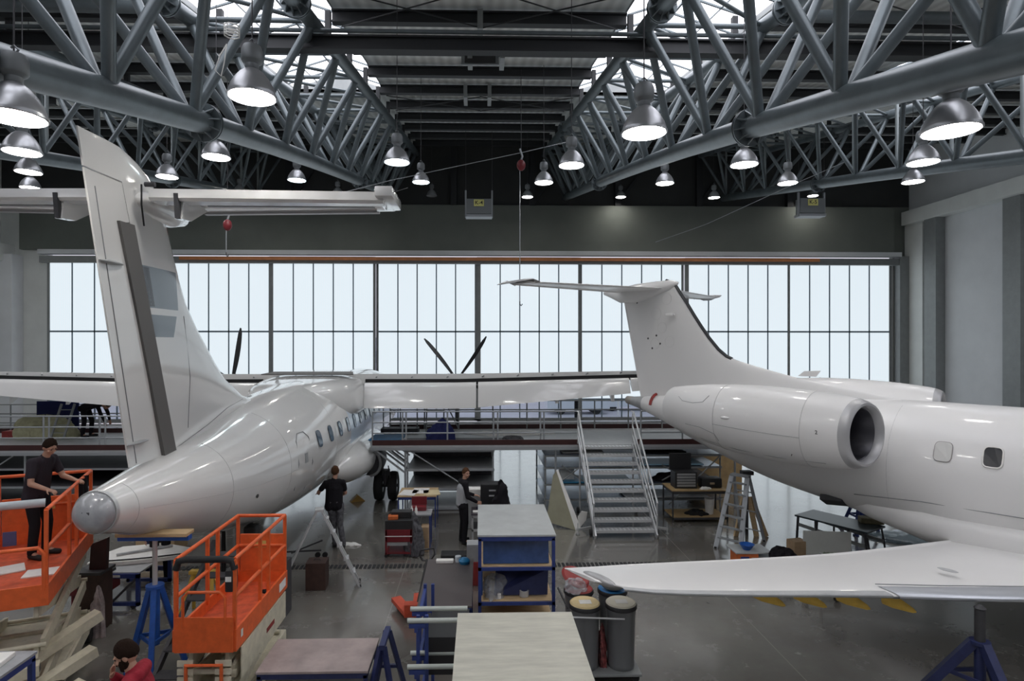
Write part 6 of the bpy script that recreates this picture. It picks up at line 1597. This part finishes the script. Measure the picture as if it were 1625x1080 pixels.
    if beard:
        bd_ = MB(); bm2 = MB(); bm2.ball((0, .058, -.082), (.040, .036, .036), 16, 10); bm2.ball((-.046, .030, -.050), (.026, .044, .052)); bm2.ball((.046, .030, -.050), (.026, .044, .052)); bm2.ball((-.066, .006, -.022), (.014, .026, .045)); bm2.ball((.066, .006, -.022), (.014, .026, .045)); bm2.ball((0, .062, -.10), (.038, .036, .032)); bm2.cap((-.025, .093, -.040), (.025, .093, -.040), .008, .008, n=8)
        bd_.add([H(p) for p in bm2.v], bm2.f); bd_.build('beard', hair, t, True)
    for s in (-1, 1):
        e = MB(); e.ball(H((s * .030, .083, .012)), (.0085, .0085, .0085), 10, 8); e.build('eye', dark, t, True)
        e = MB(); e.cap(H((s * .015, .090, .034)), H((s * .045, .082, .034)), .0045, .003, n=6); e.build('eyebrow', hair, t, True)
    mo = MB(); mo.cap(H((-.018, .0955, -.054)), H((.018, .0955, -.054)), .0035, .0035, n=6); mo.build('mouth', M('lips', (.30, .12, .10), .5), t, True)
    return t

# man standing in the raised lift, looking down at the rail
q = s2w(.70, 1.75, 1.60)
person('man in charcoal polo shirt standing in the raised orange lift, hand on its rail', q, radians(-98), dict(
    pelvis=(0, -.05, .96), chest=(0, .0, 1.29), neck=(0, .09, 1.47), head=(0, .16, 1.62), ls=(-.18, .05, 1.42), rs=(.18, .05, 1.42),
    le=(-.24, .16, 1.15), lw=(-.20, .40, 1.10), re=(.25, .10, 1.13), rw=(.22, .34, 1.05), lhd=(.1, 1, -.1), rhd=(0, 1, -.2), lpn=(0, -.2, -1), rpn=(0, -.2, -1),
    lh=(-.095, -.05, .93), rh=(.095, -.05, .93)), cl_char, cl_black, black, hair_b, 1.0, 'short', head=(-.55, 0, -.15), curl=.9)
# man bending on the far platform
pb = P(150, 690, 19.4)
person('person in black bending forward on the platform behind the turboprop fin', (pb.x - .25, 19.5, DZ - .1), radians(-90), dict(
    pelvis=(0, -.10, .93), chest=(0, .22, 1.03), neck=(0, .45, 1.06), head=(0, .58, 1.0), ls=(-.17, .38, 1.02), rs=(.17, .38, 1.02),
    le=(-.20, .48, .76), re=(.20, .50, .76), lw=(-.14, .58, .52), rw=(.14, .60, .50), lhd=(0, .2, -1), rhd=(0, .2, -1), lh=(-.09, -.10, .9), rh=(.09, -.10, .9), lk=(-.14, .02, .5), rk=(.12, -.06, .5), la=(-.15, -.02, .09), ra=(.14, -.10, .09), lf=(-.16, .13, .035), rf=(.15, .05, .035)),
    cl_black, cl_black, black, hair_b, 1.0, head=(-1.2, 0, 0))
# man working at the fuselage, seen from behind
person('man in black T-shirt seen from behind, working on the turboprop fuselage', (P(533, 860, 14.1).x, 14.05, 0), radians(14), dict(
    pelvis=(-.03, .0, .98), chest=(-.02, .03, 1.30), neck=(-.02, .05, 1.50), head=(.0, .07, 1.665), ls=(-.20, .04, 1.43), rs=(.16, .02, 1.43),
    le=(-.36, .12, 1.22), lw=(-.36, .34, 1.13), re=(.22, .12, 1.17), rw=(.05, .30, 1.02), lhd=(-.1, 1, .05), rhd=(-.5, .8, 0), lpn=(0, 0, -1), rpn=(0, 0, -1),
    lk=(-.04, .05, .52), rk=(.10, -.02, .52), la=(.0, .02, .09), ra=(.17, -.10, .09), lf=(-.03, .17, .035), rf=(.17, .05, .035)),
    cl_black, cl_work, black, hair_l, 1.05, 'short', head=(.1, 0, -.25))
# mechanic at the desk, face towards the viewer
person('man in grey and black raglan shirt standing at the dark desk, looking over', (P(735, 862, 14.35).x, 14.3, 0), radians(-72), dict(
    pelvis=(0, -.03, .97), chest=(0, .0, 1.29), neck=(0, .04, 1.49), head=(0, .07, 1.65), le=(-.24, .06, 1.15), re=(.25, .04, 1.15), lw=(-.14, .32, 1.08), rw=(.14, .30, .98), lhd=(.4, .9, -.1), rhd=(-.1, 1, -.3), lpn=(0, -.2, -1), rpn=(-1, 0, -.3)),
    cl_black, cl_black, black, hair_l, 1.0, head=(-.12, 0, -1.2), torso2=cl_grey, curl=.8)
# bearded man in the red hooded jacket
person('bearded man in red hooded jacket, hand at his chin, standing before the blue tail jack', (-3.40, 6.0, -.0), radians(98), dict(
    pelvis=(0, -.05, .92), chest=(0, -.02, 1.22), neck=(0, .02, 1.40), head=(0, .08, 1.545), ls=(-.18, .0, 1.34), rs=(.18, .0, 1.34), le=(-.24, .10, 1.08), lw=(-.10, .30, 1.22), re=(.24, .08, 1.08), rw=(.06, .22, 1.34), rhd=(-.15, -.1, 1), rpn=(0, -1, 0), lhd=(.6, .4, .4), lpn=(0, -.4, .6)),
    cl_red, cl_blue, black, hair_b, 1.09, head=(-.42, 0, .12), beard=True, hood=True, curl=1.3)
person('dark-haired person whose head just shows beside the cream beams', (-4.02, 6.05, 0), radians(160), dict(
    pelvis=(0, -.12, .84), chest=(0, .0, 1.08), neck=(0, .1, 1.22), head=(0, .18, 1.36), ls=(-.18, .06, 1.16), rs=(.18, .06, 1.16), le=(-.24, .2, .95), re=(.24, .2, .95), lw=(-.2, .42, .9), rw=(.2, .42, .9), lh=(-.09, -.12, .8), rh=(.09, -.12, .8), lk=(-.12, .12, .46), rk=(.12, .12, .46)),
    cl_blue, cl_black, black, hair_b, 1.0, head=(-.5, 0, .3))
# person behind the jack
person('person in black working behind the blue tail jack, only legs in view', (-6.38, 12.1, 0), radians(30), dict(), cl_black, cl_black, black, hair_b, 1.0, head=(-.3, 0, 0))
